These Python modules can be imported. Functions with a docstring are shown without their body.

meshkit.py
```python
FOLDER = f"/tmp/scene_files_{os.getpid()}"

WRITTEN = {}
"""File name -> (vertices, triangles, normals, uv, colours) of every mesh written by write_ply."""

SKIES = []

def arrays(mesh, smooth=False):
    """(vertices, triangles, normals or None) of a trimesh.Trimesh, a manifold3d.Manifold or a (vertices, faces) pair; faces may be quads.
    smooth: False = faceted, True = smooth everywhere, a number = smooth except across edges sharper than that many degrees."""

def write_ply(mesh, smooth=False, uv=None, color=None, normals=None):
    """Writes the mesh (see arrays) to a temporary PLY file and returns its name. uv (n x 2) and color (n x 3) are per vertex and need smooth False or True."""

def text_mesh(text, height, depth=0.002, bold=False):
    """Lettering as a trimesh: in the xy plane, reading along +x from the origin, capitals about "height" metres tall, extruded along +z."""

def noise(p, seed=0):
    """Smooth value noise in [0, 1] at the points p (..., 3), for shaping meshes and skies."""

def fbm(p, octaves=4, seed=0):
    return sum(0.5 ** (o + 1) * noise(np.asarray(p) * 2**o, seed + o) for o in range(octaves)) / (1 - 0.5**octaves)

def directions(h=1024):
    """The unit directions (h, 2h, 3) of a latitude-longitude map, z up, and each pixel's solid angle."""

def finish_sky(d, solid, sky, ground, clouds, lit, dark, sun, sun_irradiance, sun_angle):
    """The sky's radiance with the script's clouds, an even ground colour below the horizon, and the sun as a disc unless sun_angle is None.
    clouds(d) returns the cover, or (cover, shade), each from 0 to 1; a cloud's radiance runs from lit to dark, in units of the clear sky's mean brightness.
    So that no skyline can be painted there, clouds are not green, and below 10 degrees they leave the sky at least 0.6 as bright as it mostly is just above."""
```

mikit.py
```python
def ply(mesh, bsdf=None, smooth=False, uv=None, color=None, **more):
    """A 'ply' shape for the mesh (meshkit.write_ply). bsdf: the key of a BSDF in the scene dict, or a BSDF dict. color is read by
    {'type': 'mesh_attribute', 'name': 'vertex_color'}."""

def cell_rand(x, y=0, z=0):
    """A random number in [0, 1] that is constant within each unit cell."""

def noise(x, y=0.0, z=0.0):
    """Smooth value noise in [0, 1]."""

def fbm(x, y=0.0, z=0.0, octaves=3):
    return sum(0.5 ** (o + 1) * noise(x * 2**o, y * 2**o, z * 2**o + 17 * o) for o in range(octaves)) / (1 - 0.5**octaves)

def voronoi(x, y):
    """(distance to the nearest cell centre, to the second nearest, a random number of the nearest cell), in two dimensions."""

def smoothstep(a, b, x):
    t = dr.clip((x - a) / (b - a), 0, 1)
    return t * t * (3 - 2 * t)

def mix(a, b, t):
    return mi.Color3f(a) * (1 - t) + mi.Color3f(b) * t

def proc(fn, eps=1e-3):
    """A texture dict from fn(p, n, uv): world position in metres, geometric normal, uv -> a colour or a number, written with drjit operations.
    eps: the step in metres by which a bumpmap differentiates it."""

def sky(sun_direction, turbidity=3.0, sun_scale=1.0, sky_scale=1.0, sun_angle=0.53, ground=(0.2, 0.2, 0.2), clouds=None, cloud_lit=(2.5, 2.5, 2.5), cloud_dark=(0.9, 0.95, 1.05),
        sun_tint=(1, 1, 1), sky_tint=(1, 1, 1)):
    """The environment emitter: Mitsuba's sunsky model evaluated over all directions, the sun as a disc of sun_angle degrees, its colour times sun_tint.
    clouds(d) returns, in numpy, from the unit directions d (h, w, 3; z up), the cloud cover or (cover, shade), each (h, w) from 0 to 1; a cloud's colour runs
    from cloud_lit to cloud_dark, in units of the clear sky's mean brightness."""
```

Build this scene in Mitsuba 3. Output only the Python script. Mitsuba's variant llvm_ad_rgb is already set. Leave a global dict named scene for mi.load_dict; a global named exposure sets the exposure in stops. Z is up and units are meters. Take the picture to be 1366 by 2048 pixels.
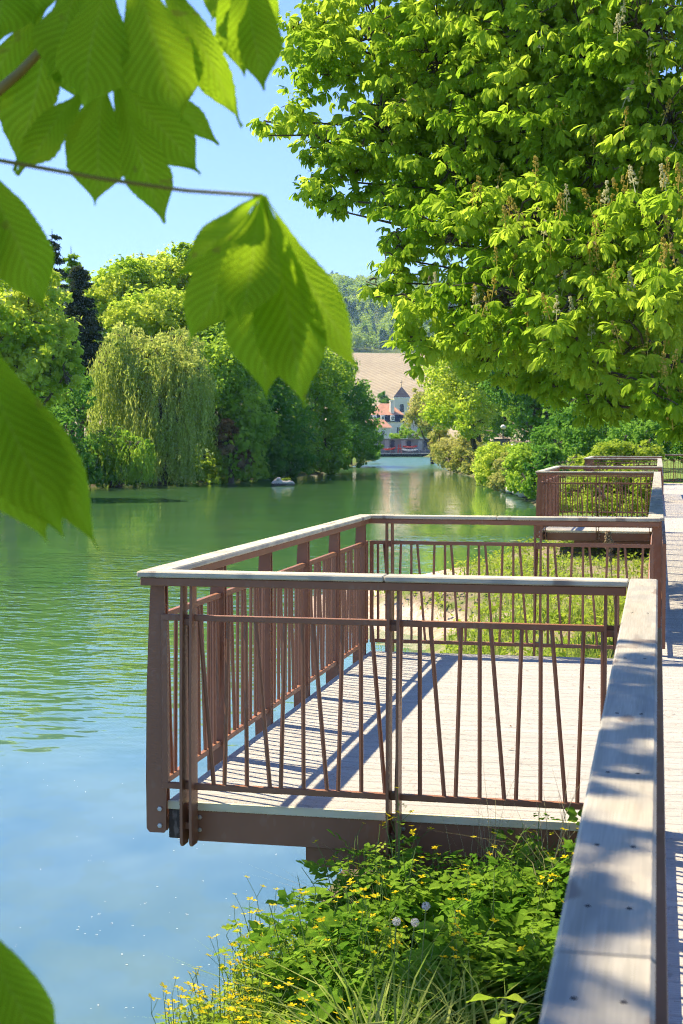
import math
import numpy as np
import trimesh
import drjit as dr
import mitsuba as mi
import mikit
import meshkit
from mikit import noise, fbm, cell_rand, smoothstep, mix

T = mi.ScalarTransform4f
scene, labels = {'type': 'scene'}, {}

# ------------------------------------------------------------------ camera, sky, exposure
F, YAW, PITCH = 2960.0, 0.2108, 0.0500           # focal length in photo pixels (1366 wide), yaw to the left, pitch down
CAM = np.array([-0.003, 0.0, 1.717])
FWD = np.array([-math.sin(YAW) * math.cos(PITCH), math.cos(YAW) * math.cos(PITCH), -math.sin(PITCH)])
RIGHT = np.array([math.cos(YAW), math.sin(YAW), 0.0])
UP = np.cross(RIGHT, FWD)
exposure = 3.0
SUN = np.array([-0.68, 0.265, 1.0]); SUN /= np.linalg.norm(SUN)
scene['air'] = {'type': 'homogeneous', 'albedo': {'type': 'rgb', 'value': [0.93, 0.95, 0.97]}, 'sigma_t': {'type': 'rgb', 'value': [0.00005, 0.00008, 0.00013]}}
scene['camera'] = {'type': 'thinlens', 'fov': math.degrees(2 * math.atan(683 / F)), 'fov_axis': 'x', 'near_clip': 0.05, 'far_clip': 6000.0,
                   'aperture_radius': 0.0022, 'focus_distance': 9.0,
                   'to_world': T().look_at(origin=CAM.tolist(), target=(CAM + FWD).tolist(), up=[0, 0, 1]),
                   'medium': {'type': 'ref', 'id': 'air'}}
scene['sky_light'] = mikit.sky(SUN.tolist(), turbidity=2.6, ground=(0.12, 0.15, 0.08), sky_tint=(0.66, 0.72, 1.00), sun_tint=(1.0, 1.015, 0.95))


def at(px, py, depth):
    """A point in metres at this depth along the view, used to measure the place from the photograph."""
    return CAM + depth * (FWD + RIGHT * (px - 683) / F + UP * (1024 - py) / F)


# ------------------------------------------------------------------ materials
def rgb(*c):
    return {'type': 'rgb', 'value': list(c)}


def pr(fn, rough=0.6, spec=0.4, bump=None, bscale=1.0, eps=1e-3, **more):
    b = {'type': 'principled', 'base_color': fn if isinstance(fn, dict) else mikit.proc(fn), 'roughness': rough, 'specular': spec, **more}
    if bump is not None:
        b = {'type': 'bumpmap', 'tex': mikit.proc(bump, eps), 'scale': bscale, 'bsdf': b}
    return {'type': 'twosided', 'bsdf': b}


def leafmat(c1, c2, trans=1.0, rough=0.45, freq=2.5, eta=1.4):
    def fn(p, n, uv):
        return mix(c1, c2, smoothstep(0.25, 0.75, noise(p.x * freq, p.y * freq, p.z * freq)))
    return {'type': 'principledthin', 'base_color': mikit.proc(fn), 'roughness': rough, 'diff_trans': trans, 'eta': eta}


def steel_fn(p, n, uv):
    d = fbm(p.x * 9, p.y * 9, p.z * 3)
    s = smoothstep(0.62, 0.75, noise(p.x * 70, p.y * 70, p.z * 25)) * 0.18
    return mix(mix((0.205, 0.092, 0.050), (0.260, 0.122, 0.068), d), (0.30, 0.24, 0.19), s * smoothstep(0.45, 0.7, d))


def wood_fn(along, lo=(0.22, 0.21, 0.175), hi=(0.37, 0.35, 0.295)):
    def fn(p, n, uv):
        a, b = (p.y, p.x) if along == 'y' else (p.x, p.y)
        g = fbm(b * 34, a * 2.6, p.z * 40)
        g2 = fbm(b * 7 + 4, a * 3.0, p.z * 5)
        fine = noise(b * 420, a * 14, p.z * 200)
        c = mix(lo, hi, g)
        c = mix(c, (0.34, 0.29, 0.21), smoothstep(0.45, 0.8, g2) * 0.55)
        c = mix(c, (0.25, 0.22, 0.19), smoothstep(0.70, 0.86, fbm(b * 30, a * 1.1 + 7, 3.0)) * 0.55)
        c = c * (0.86 + 0.22 * fine)
        knot = smoothstep(0.86, 0.93, noise(b * 16, a * 7, 5.0))
        blot = smoothstep(0.45, 0.70, fbm(b * 14, a * 6, 11.0))
        c = mix(c, (0.20, 0.20, 0.19), blot * 0.5)
        return mix(c, (0.16, 0.13, 0.11), knot * 0.8)
    return fn


def plank_fn(p, n, uv):
    k = dr.floor(p.y / 0.14)
    tone = cell_rand(k, 3.0, 7.0)
    g = fbm(p.x * 0.7 + 11 * tone, p.y * 42, 1.0)
    st = fbm(p.x * 1.3, p.y * 1.3, 2.0)
    fr = p.y / 0.0175
    gr = smoothstep(0.30, 0.48, dr.abs(fr - dr.floor(fr) - 0.5))
    c = mix((0.275, 0.27, 0.25), (0.40, 0.392, 0.368), g * 0.7 + tone * 0.3)
    c = mix(c, (0.46, 0.38, 0.25), smoothstep(0.48, 0.75, st) * 0.45 * smoothstep(0.15, 0.5, p.x))
    c = c * (1 - 0.18 * gr)
    return mix(c, (0.20, 0.17, 0.14), smoothstep(0.80, 0.9, noise(p.x * 60, p.y * 60, 4.0)) * 0.5)


def plank_bump(p, n, uv):
    fr = p.y / 0.0175
    return -0.0009 * smoothstep(0.28, 0.46, dr.abs(fr - dr.floor(fr) - 0.5)) + 0.0003 * noise(p.x * 6, p.y * 150, 0.0)


def ground_fn(p, n, uv):
    g = fbm(p.x * 3, p.y * 3, p.z * 3)
    grav = noise(p.x * 26, p.y * 26, 1.0)
    soil = mix((0.06, 0.048, 0.032), (0.13, 0.10, 0.07), g)
    soil = mix(soil, mix((0.17, 0.14, 0.10), (0.28, 0.235, 0.17), grav), smoothstep(11, 14, p.y) * (1 - smoothstep(36, 44, p.y)) * 0.8)
    green = mix((0.055, 0.10, 0.02), (0.13, 0.18, 0.04), fbm(p.x * 1.1, p.y * 1.1, 0.0))
    c = mix(soil, green, dr.maximum(smoothstep(0.4, 0.6, g) * 0.8, smoothstep(30, 45, p.y) * smoothstep(-1.15, -0.95, p.z)))
    stones = mix((0.32, 0.25, 0.20), (0.56, 0.46, 0.38), grav)
    away = smoothstep(4.0, 6.5, dr.abs(p.y - 26.5))
    return mix(stones, c, dr.maximum(away, smoothstep(-0.95, -0.78, p.z + 0.14 * (g - 0.5))))


def water_h(p, n, uv):
    y = p.y
    mid = smoothstep(9, 19, y) * (1 - smoothstep(38, 60, y)) * (0.30 + 1.0 * smoothstep(0.42, 0.62, fbm(p.x * 0.09 + 3, y * 0.06, 1.0)))
    far = smoothstep(118, 160, y)
    a = 0.0011 + 0.0085 * mid + 0.0028 * smoothstep(45, 80, y) * (1 - far) + 0.085 * far
    w = noise(p.x * 2.2 + 0.8 * y, y * 3.4 - 0.5 * p.x, 2.0) + 0.55 * noise(p.x * 5.1 - 2.0 * y, y * 8.2 + 1.1 * p.x, 5.0) + 0.30 * mid * noise(p.x * 9.0 + y, y * 15.0, 9.0)
    return a * w + 0.010 * noise(p.x * 0.45, y * 0.6, 8.0)


def water_fn(p, n, uv):
    d = fbm(p.x * 0.5, p.y * 0.32, 4.0)
    bed = fbm(p.x * 1.7, p.y * 1.2, 2.0)
    shallow = mix((0.105, 0.185, 0.215), (0.055, 0.13, 0.185), smoothstep(0.25, 0.75, bed * 0.6 + 0.4 * fbm(p.x * 0.8 + p.y, p.y * 0.5, 6.0)))
    weed = fbm(p.x * 4.2 + 0.8 * p.y, p.y * 3.1, 7.0)
    shallow = mix(shallow, (0.085, 0.150, 0.135), smoothstep(0.40, 0.70, weed) * 0.40)
    deep = mix((0.048, 0.138, 0.052), (0.072, 0.162, 0.057), d)
    return mix(shallow, deep, smoothstep(9.5, 19.0, p.y - 0.35 * (p.x + 3.0)))


def field_fn(p, n, uv):
    r = (p.x * 0.80 + p.y * 0.30) / 2.6
    row = smoothstep(0.1, 0.4, dr.abs(r - dr.floor(r) - 0.5))
    c = mix((0.215, 0.182, 0.125), (0.285, 0.247, 0.172), fbm(p.x * 0.02, p.y * 0.02, 0.0))
    return c * (0.86 + 0.20 * row) * (0.9 + 0.2 * noise(p.x * 0.4, p.y * 0.4, 0.0))


def hills_fn(p, n, uv):
    return mix((0.05, 0.08, 0.03), (0.09, 0.11, 0.04), fbm(p.x * 0.03, p.y * 0.03, 0.0))


def wall_fn(p, n, uv):
    return mix((0.62, 0.56, 0.47), (0.76, 0.70, 0.60), fbm(p.x * 1.2, p.y * 1.2, p.z * 0.8))


def tile_fn(p, n, uv):
    return mix((0.38, 0.19, 0.13), (0.50, 0.29, 0.21), noise(p.x * 2.5, p.y * 2.5, p.z * 4.0))


def board_fn(p, n, uv):
    return mix((0.15, 0.145, 0.145), (0.24, 0.23, 0.225), fbm(p.x * 1.5, p.y * 1.5, p.z * 0.4))


def rock_fn(p, n, uv):
    g = fbm(p.x * 3, p.y * 3, p.z * 3)
    return mix(mix((0.30, 0.27, 0.22), (0.60, 0.56, 0.48), g), (0.09, 0.085, 0.07), 1 - smoothstep(-1.12, -1.02, p.z))


def bark_fn(p, n, uv):
    return mix((0.06, 0.047, 0.034), (0.15, 0.12, 0.09), fbm(p.x * 18, p.y * 18, p.z * 4))


def near_leaf_fn(p, n, uv):
    s, t = uv.x, dr.abs(uv.y)
    ph = s * 17.0 - t * 3.4 + 0.9 * (noise(p.x * 9, p.y * 9, p.z * 9) - 0.5)
    v = dr.abs(ph - dr.floor(ph) - 0.5)
    vein = smoothstep(0.40, 0.49, v) * 0.6 + (1 - smoothstep(0.02, 0.06, t)) * 0.8
    c = mix((0.265, 0.45, 0.014), (0.345, 0.53, 0.022), fbm(p.x * 25, p.y * 25, p.z * 25))
    groove = smoothstep(0.0, 0.5, v)
    c = c * (0.84 + 0.20 * groove)
    c = mix(c, (0.24, 0.20, 0.04), smoothstep(0.80, 0.86, noise(p.x * 90, p.y * 90, p.z * 90)) * smoothstep(0.62, 0.7, noise(p.x * 12, p.y * 12, p.z * 12)) * 0.5)
    return mix(c, (0.40, 0.52, 0.07), vein * 0.35)


scene.update({
    'steel': pr(steel_fn, 0.45, 0.3), 'bolt_zinc': pr(rgb(0.45, 0.46, 0.46), 0.35, 0.5, metallic=0.7),
    'timber_x': pr(wood_fn('x'), 0.68, 0.3), 'timber_y': pr(wood_fn('y'), 0.68, 0.3),
    'bounce_lit_timber_x': pr(wood_fn('x', (0.38, 0.36, 0.27), (0.54, 0.51, 0.40)), 0.68, 0.3), 'bounce_lit_timber_y': pr(wood_fn('y', (0.38, 0.36, 0.27), (0.54, 0.51, 0.40)), 0.68, 0.3),  # platform handrails: timber colour lightened to imitate bounce on their shaded fronts
    'bounce_lit_edge': pr(lambda p, n, uv: mix((0.50, 0.46, 0.28), (0.66, 0.62, 0.46), fbm(p.x * 6, p.y * 6, p.z * 30)), 0.8, 0.2),  # deck front edge: pale yellow stands in for light reflected onto it
    'planks': pr(plank_fn, 0.75, 0.25, plank_bump, 1.0, 5e-4), 'old_beam': pr(lambda p, n, uv: mix((0.05, 0.038, 0.03), (0.15, 0.12, 0.10), smoothstep(0.55, 0.75, fbm(p.x * 40, p.y * 40, p.z * 14))), 0.85),
    'soil': pr(ground_fn, 0.95, 0.1), 'field_earth': pr(field_fn, 1.0, 0.0), 'hill_soil': pr(hills_fn, 1.0, 0.0),
    'water_surface': {'type': 'bumpmap', 'tex': mikit.proc(water_h, 4e-3), 'scale': 1.0,
                      'bsdf': {'type': 'plastic', 'diffuse_reflectance': mikit.proc(water_fn), 'int_ior': 1.58, 'nonlinear': False}},
    'render_wall': pr(wall_fn, 0.9, 0.1), 'white_paint': pr(rgb(0.75, 0.74, 0.72), 0.6), 'roof_tile': pr(tile_fn, 0.9, 0.1),
    'slate': pr(lambda p, n, uv: mix((0.022, 0.025, 0.045), (0.040, 0.044, 0.068), noise(p.x * 2, p.y * 2, p.z * 5)), 0.6), 'dark_glass': pr(rgb(0.03, 0.035, 0.045), 0.15, 0.6),
    'grey_board': pr(board_fn, 0.8, 0.2), 'stone': pr(rock_fn, 0.9, 0.2), 'bark': pr(bark_fn, 0.95, 0.1), 'red_paint': pr(rgb(0.50, 0.05, 0.04), 0.4),
    'concrete': pr(lambda p, n, uv: mix((0.26, 0.25, 0.24), (0.40, 0.39, 0.37), fbm(p.x * 2, p.y * 2, p.z * 2)), 0.9), 'rubber': pr(rgb(0.03, 0.03, 0.03), 0.7),
    'twig_bark': pr(lambda p, n, uv: mix((0.17, 0.125, 0.025), (0.25, 0.19, 0.045), noise(p.x * 60, p.y * 60, p.z * 60)), 0.6),
    'petiole': pr(rgb(0.20, 0.165, 0.03), 0.7, 0.05), 'stem_green': pr(rgb(0.11, 0.18, 0.04), 0.6), 'dry_stem': pr(rgb(0.26, 0.19, 0.11), 0.9),
    'near_leaf': {'type': 'principledthin', 'base_color': mikit.proc(near_leaf_fn), 'roughness': 0.42, 'diff_trans': 1.25, 'eta': 1.35},
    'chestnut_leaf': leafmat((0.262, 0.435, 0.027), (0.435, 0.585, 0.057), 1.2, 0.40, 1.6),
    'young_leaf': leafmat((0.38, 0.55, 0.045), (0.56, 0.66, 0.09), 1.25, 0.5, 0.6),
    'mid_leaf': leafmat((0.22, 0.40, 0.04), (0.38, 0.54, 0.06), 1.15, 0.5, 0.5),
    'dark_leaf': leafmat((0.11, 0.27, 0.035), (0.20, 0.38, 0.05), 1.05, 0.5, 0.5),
    'pale_leaf': leafmat((0.34, 0.38, 0.08), (0.46, 0.46, 0.14), 1.0, 0.6, 0.6),
    'willow_leaf': leafmat((0.38, 0.48, 0.09), (0.51, 0.58, 0.14), 1.2, 0.5, 0.6),
    'needle': leafmat((0.05, 0.075, 0.04), (0.08, 0.105, 0.055), 0.5, 0.6, 1.0),
    'wood_far': leafmat((0.19, 0.34, 0.05), (0.34, 0.47, 0.08), 1.0, 0.7, 0.03), 'pine_far': leafmat((0.055, 0.12, 0.055), (0.09, 0.17, 0.075), 0.7, 0.7, 0.03),
    'herb_leaf': leafmat((0.11, 0.25, 0.022), (0.23, 0.39, 0.04), 1.1, 0.40, 9.0), 'bright_herb': leafmat((0.27, 0.40, 0.035), (0.38, 0.48, 0.06), 1.0, 0.45, 9.0),
    'grass_blade': leafmat((0.22, 0.34, 0.05), (0.38, 0.44, 0.13), 0.9, 0.4, 8.0), 'dry_grass': leafmat((0.30, 0.28, 0.14), (0.38, 0.35, 0.2), 0.9, 0.5, 5.0),
    'brown_leaf': leafmat((0.16, 0.10, 0.045), (0.26, 0.18, 0.08), 0.8, 0.6, 0.6),
    'yellow_petal': leafmat((0.66, 0.53, 0.015), (0.76, 0.62, 0.03), 0.9, 0.5, 20.0), 'cream_petal': leafmat((0.66, 0.62, 0.34), (0.74, 0.72, 0.46), 0.9, 0.7, 20.0),
    'spent_flower': leafmat((0.50, 0.42, 0.08), (0.62, 0.52, 0.14), 0.9, 0.7, 20.0), 'white_down': leafmat((0.72, 0.70, 0.66), (0.78, 0.76, 0.72), 1.0, 0.7, 20.0),
    'lily_leaf': pr(lambda p, n, uv: mix((0.16, 0.20, 0.06), (0.26, 0.27, 0.11), noise(p.x * 5, p.y * 5, 0.0)), 0.3, 0.5),
    'dead_leaf': pr(rgb(0.14, 0.08, 0.05), 0.8), 'teal_paint': pr(rgb(0.03, 0.25, 0.23), 0.5),
})


# ------------------------------------------------------------------ mesh helpers
class MB:
    def __init__(self):
        self.v, self.f, self.n = [], [], 0

    def add(self, v, f):
        self.v.append(np.asarray(v, float)); self.f.append(np.asarray(f, int) + self.n); self.n += len(v)
        return self

    def mesh(self):
        return np.vstack(self.v), np.vstack(self.f)


BOXF = None


def box_arrays(sx, sy, sz, c=0.0):
    """A box of this size round the origin; c: chamfer."""
    if c <= 0:
        v = np.array([[x, y, z] for x in (-1, 1) for y in (-1, 1) for z in (-1, 1)], float) * [sx / 2, sy / 2, sz / 2]
        f = np.array([[0, 1, 3], [0, 3, 2], [4, 6, 7], [4, 7, 5], [0, 4, 5], [0, 5, 1], [2, 3, 7], [2, 7, 6], [0, 2, 6], [0, 6, 4], [1, 5, 7], [1, 7, 3]])
        return v, f
    h, pts = np.array([sx, sy, sz]) / 2, []
    for s in np.ndindex(2, 2, 2):
        s = np.array(s) * 2 - 1
        for k in range(3):
            q = h - c; q[k] = h[k]
            pts.append(s * q)
    m = trimesh.convex.convex_hull(np.array(pts))
    return np.array(m.vertices), np.array(m.faces)


_bc = {}


def beam(mb, p0, p1, w, h, c=0.0, up=(0, 0, 1)):
    """A bar from p0 to p1, w across and h tall."""
    p0, p1 = np.asarray(p0, float), np.asarray(p1, float)
    d = p1 - p0; L = np.linalg.norm(d); d /= L
    u = np.asarray(up, float)
    if abs(d @ u) > 0.95:
        u = np.array([0, 1.0, 0])
    s = np.cross(d, u); s /= np.linalg.norm(s); u = np.cross(s, d)
    k = (round(L, 5), w, h, c)
    if k not in _bc:
        _bc[k] = box_arrays(L, w, h, c)
    v, f = _bc[k]
    return mb.add((p0 + p1) / 2 + v[:, :1] * d - v[:, 1:2] * s + v[:, 2:] * u, f)


def bx(mb, x0, x1, y0, y1, z0, z1, c=0.0):
    v, f = box_arrays(x1 - x0, y1 - y0, z1 - z0, c)
    return mb.add(v + [(x0 + x1) / 2, (y0 + y1) / 2, (z0 + z1) / 2], f)


def tube(mb, pts, rad, sides=6):
    p = np.asarray(pts, float); n = len(p)
    r = np.broadcast_to(np.asarray(rad, float), (n,))
    t = np.gradient(p, axis=0); t /= np.linalg.norm(t, axis=1, keepdims=True) + 1e-12
    ref = np.array([0, 0, 1.0]) if abs(t[:, 2]).mean() < 0.8 else np.array([1.0, 0, 0])
    a = np.cross(t, ref); a /= np.linalg.norm(a, axis=1, keepdims=True) + 1e-12
    b = np.cross(t, a); g = np.arange(sides) * 2 * np.pi / sides
    v = p[:, None] + r[:, None, None] * (np.cos(g)[None, :, None] * a[:, None] + np.sin(g)[None, :, None] * b[:, None])
    f = []
    for i in range(n - 1):
        for j in range(sides):
            q, k = i * sides + j, i * sides + (j + 1) % sides
            f += [[q, k, k + sides], [q, k + sides, q + sides]]
    for j in range(1, sides - 1):
        f += [[0, j + 1, j], [(n - 1) * sides, (n - 1) * sides + j, (n - 1) * sides + j + 1]]
    return mb.add(v.reshape(-1, 3), f)


def curve(p0, p1, sag=0.0, n=6, wob=0.0, rng=None):
    p0, p1 = np.asarray(p0, float), np.asarray(p1, float)
    t = np.linspace(0, 1, n)[:, None]
    p = p0 + (p1 - p0) * t
    p[:, 2] += sag * 4 * t[:, 0] * (1 - t[:, 0])
    if wob and rng is not None:
        p[1:-1] += rng.normal(0, wob, (n - 2, 3))
    return p


def key_for(name):
    if name not in scene and not any(k.startswith(name + '__') for k in scene):
        return name
    i = 1
    while f'{name}_{i:03d}' in scene or f'{name}_{i:03d}' in THINGS:
        i += 1
    return f'{name}_{i:03d}'


THINGS, COUNT = set(), {}


def num(name):
    k = COUNT.get(name, 0); COUNT[name] = k + 1
    return name if k == 0 else f'{name}_{k:03d}'


def thing(name, label, cat, group=None):
    key = num(name); THINGS.add(key)
    labels[key] = {'label': label, 'category': cat}
    if group:
        labels[key]['group'] = group
    return key


def put(name, mesh, m, parent=None, smooth=False, to_world=None, kind=None, label=None, **kw):
    key = num((parent + '__' if parent else '') + name)
    d = mesh if isinstance(mesh, dict) else mikit.ply(mesh.mesh() if isinstance(mesh, MB) else mesh, m, smooth, **kw)
    if to_world is not None:
        d = {**d, 'to_world': to_world}
    scene[key] = d
    if kind or label:
        labels.setdefault(key, {})
        if kind: labels[key]['kind'] = kind
        if label: labels[key]['label'] = label
    return key


def rot_between(az, tilt, roll=0.0):
    """Rotation matrices (n,3,3): roll about x, tilt about y, then azimuth about z."""
    az, tilt, roll = np.broadcast_arrays(np.asarray(az, float), tilt, roll)
    ca, sa, ct, st, cr, sr = np.cos(az), np.sin(az), np.cos(tilt), np.sin(tilt), np.cos(roll), np.sin(roll)
    z, o = np.zeros_like(ca), np.ones_like(ca)
    A = np.stack([ca, -sa, z, sa, ca, z, z, z, o], -1).reshape(*ca.shape, 3, 3)
    B = np.stack([ct, z, st, z, o, z, -st, z, ct], -1).reshape(*ca.shape, 3, 3)
    C = np.stack([o, z, z, z, cr, -sr, z, sr, cr], -1).reshape(*ca.shape, 3, 3)
    return A @ B @ C


def stamp(v, f, R, pos, scale=1.0):
    """Copies of a small mesh under many rotations, places and sizes, as one mesh."""
    n = len(pos); s = np.broadcast_to(np.asarray(scale, float), (n,))
    V = np.einsum('nij,kj->nki', R, v) * s[:, None, None] + np.asarray(pos)[:, None]
    Fc = f[None] + (np.arange(n) * len(v))[:, None, None]
    return V.reshape(-1, 3), Fc.reshape(-1, 3)


# ------------------------------------------------------------------ terrain and water
WZ = -1.2
EDGE_R = np.array([(-400, -3.0), (-20, -3.0), (2, -2.5), (5, -2.15), (7.5, -2.0), (11, -2.1), (15, -2.5), (18.5, -2.9), (21.3, -3.25), (23.3, -5.6), (26, -6.4), (29, -5.4), (31.5, -2.9), (38, -2.6),
                   (45, -3.3), (60, -4.6), (76, -6.8), (86, -8.9), (107, -12.8), (132, -18.5), (171, -24.4), (214, -32.0), (226, -35.0), (232, -42.0), (5000, -42.0)])
EDGE_L = np.array([(-400, -33), (40, -33), (80, -34), (86, -33.5), (96, -28.6), (107, -27.5), (117, -26.8), (147, -30.5), (212, -39.3), (226, -44), (232, -42.2), (5000, -42.2)])


def ground_z(x, y):
    x, y = np.asarray(x, float), np.asarray(y, float)
    er, el = np.interp(y, EDGE_R[:, 0], EDGE_R[:, 1]), np.interp(y, EDGE_L[:, 0], EDGE_L[:, 1])
    dr_, dl = x - er, el - x
    spit = np.exp(-((y - 26.5) / 3.6) ** 2) * (1 - np.clip((x + 2.9) / 0.8, 0, 1))
    slope = 0.48 * (1 - spit) + 0.09 * spit
    d = np.maximum(dr_, dl)
    bank = WZ + np.where(d > 0, np.where(dr_ > dl, np.minimum(slope * d, np.where(y > 11.5, 0.98 - 0.30 * np.clip((y - 11.5) / 4, 0, 1), 0.98)), np.minimum(0.35 * d, 1.1)), np.maximum(d * 0.35, -1.1))
    n = meshkit.fbm(np.stack([x * 0.9, y * 0.9, 0 * x], -1), 3, 3) - 0.5
    bank = bank + 0.14 * n * np.clip(d + 0.2, 0, 1)
    under = (x > -0.45) & (y < 60)
    return np.where(under, np.minimum(bank, -0.42), bank)


xs = np.unique(np.concatenate([np.linspace(-1900, -120, 12), np.linspace(-120, -20, 30), np.linspace(-20, -7, 18), np.arange(-7, 1.2, 0.14), np.linspace(1.2, 60, 16), np.linspace(60, 1900, 10)]))
ys = np.unique(np.concatenate([np.linspace(-250, -5, 8), np.arange(-5, 1, 1.0), np.arange(1, 40, 0.24), np.linspace(40, 260, 60), np.linspace(260, 2000, 14)]))
gx, gy = np.meshgrid(xs, ys)


def grid(gx, gy, gz):
    h, w = gx.shape
    i = np.arange(h * w).reshape(h, w)
    a, b, c, d = i[:-1, :-1].ravel(), i[:-1, 1:].ravel(), i[1:, 1:].ravel(), i[1:, :-1].ravel()
    return np.stack([gx, gy, gz], -1).reshape(-1, 3), np.vstack([np.stack([a, b, c], 1), np.stack([a, c, d], 1)])


put('ground', grid(gx, gy, ground_z(gx, gy)), 'soil', smooth=True, kind='structure')
wx, wy = np.meshgrid(np.linspace(-60, 2, 5), np.concatenate([[-200], np.linspace(-10, 234, 20)]))
put('water', grid(wx, wy, wx * 0 + WZ), 'water_surface', smooth=True, kind='structure')

# hills: rows run across the view; q = distance along the view, s = sideways
VD = np.array([math.sin(-YAW), math.cos(YAW)]); VS = np.array([math.cos(YAW), math.sin(YAW)])
HQ = np.array([400, 470, 560, 700, 900, 960, 1040, 1150, 1280, 1400, 1520, 1750]); HZ = np.array([-1.5, 4, 12.5, 28, 52.0, 58, 74, 97, 122, 142, 146, 120])


def hill_z(s, q):
    b = np.interp(q, HQ, HZ)
    w = np.clip((q - 950) / 400, 0, 1)
    return b + w * (10 * (meshkit.fbm(np.stack([s / 160, q / 160, 0 * s], -1), 3, 8) - 0.5)) - 0.012 * s * np.clip((q - 500) / 400, 0, 1)


hs, hq = np.meshgrid(np.linspace(-700, 700, 57), np.unique(np.concatenate([np.linspace(400, 900, 18), np.linspace(900, 1750, 30)])))
put('hills', grid(hs * VS[0] + hq * VD[0], hs * VS[1] + hq * VD[1], hill_z(hs, hq)), 'hill_soil', smooth=True, kind='structure')
fs, fq = np.meshgrid(np.linspace(-650, 650, 40), np.linspace(425, 925, 24))
put('field', grid(fs * VS[0] + fq * VD[0], fs * VS[1] + fq * VD[1], hill_z(fs, fq) + 0.25), 'field_earth', smooth=True, kind='structure')


# ------------------------------------------------------------------ decks and railings
H_RAIL, RW, RT = 1.10, 0.121, 0.028


def handrail(parent, p0, p1, wood, cuts=()):
    """Timber cap in boards and the steel bar below it, along the centre line p0-p1 (x, y)."""
    p0, p1 = np.array(p0, float), np.array(p1, float)
    t = [0, *cuts, 1]
    L = np.linalg.norm(p1 - p0); u = (p1 - p0) / L
    for a, b in zip(t[:-1], t[1:]):
        q0, q1 = p0 + (p1 - p0) * a + u * (0.0015 if a else 0), p0 + (p1 - p0) * b - u * (0.0015 if b < 1 else 0)
        put('handrail', beam(MB(), [*q0, H_RAIL - RT / 2], [*q1, H_RAIL - RT / 2], RW, RT, 0.006), wood, parent, smooth=20)
    e = u * 0.012
    put('rail_bar', beam(MB(), [*(p0 + e), H_RAIL - RT - 0.021], [*(p1 - e), H_RAIL - RT - 0.021], 0.085, 0.038, 0.003), 'steel', parent)


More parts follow.
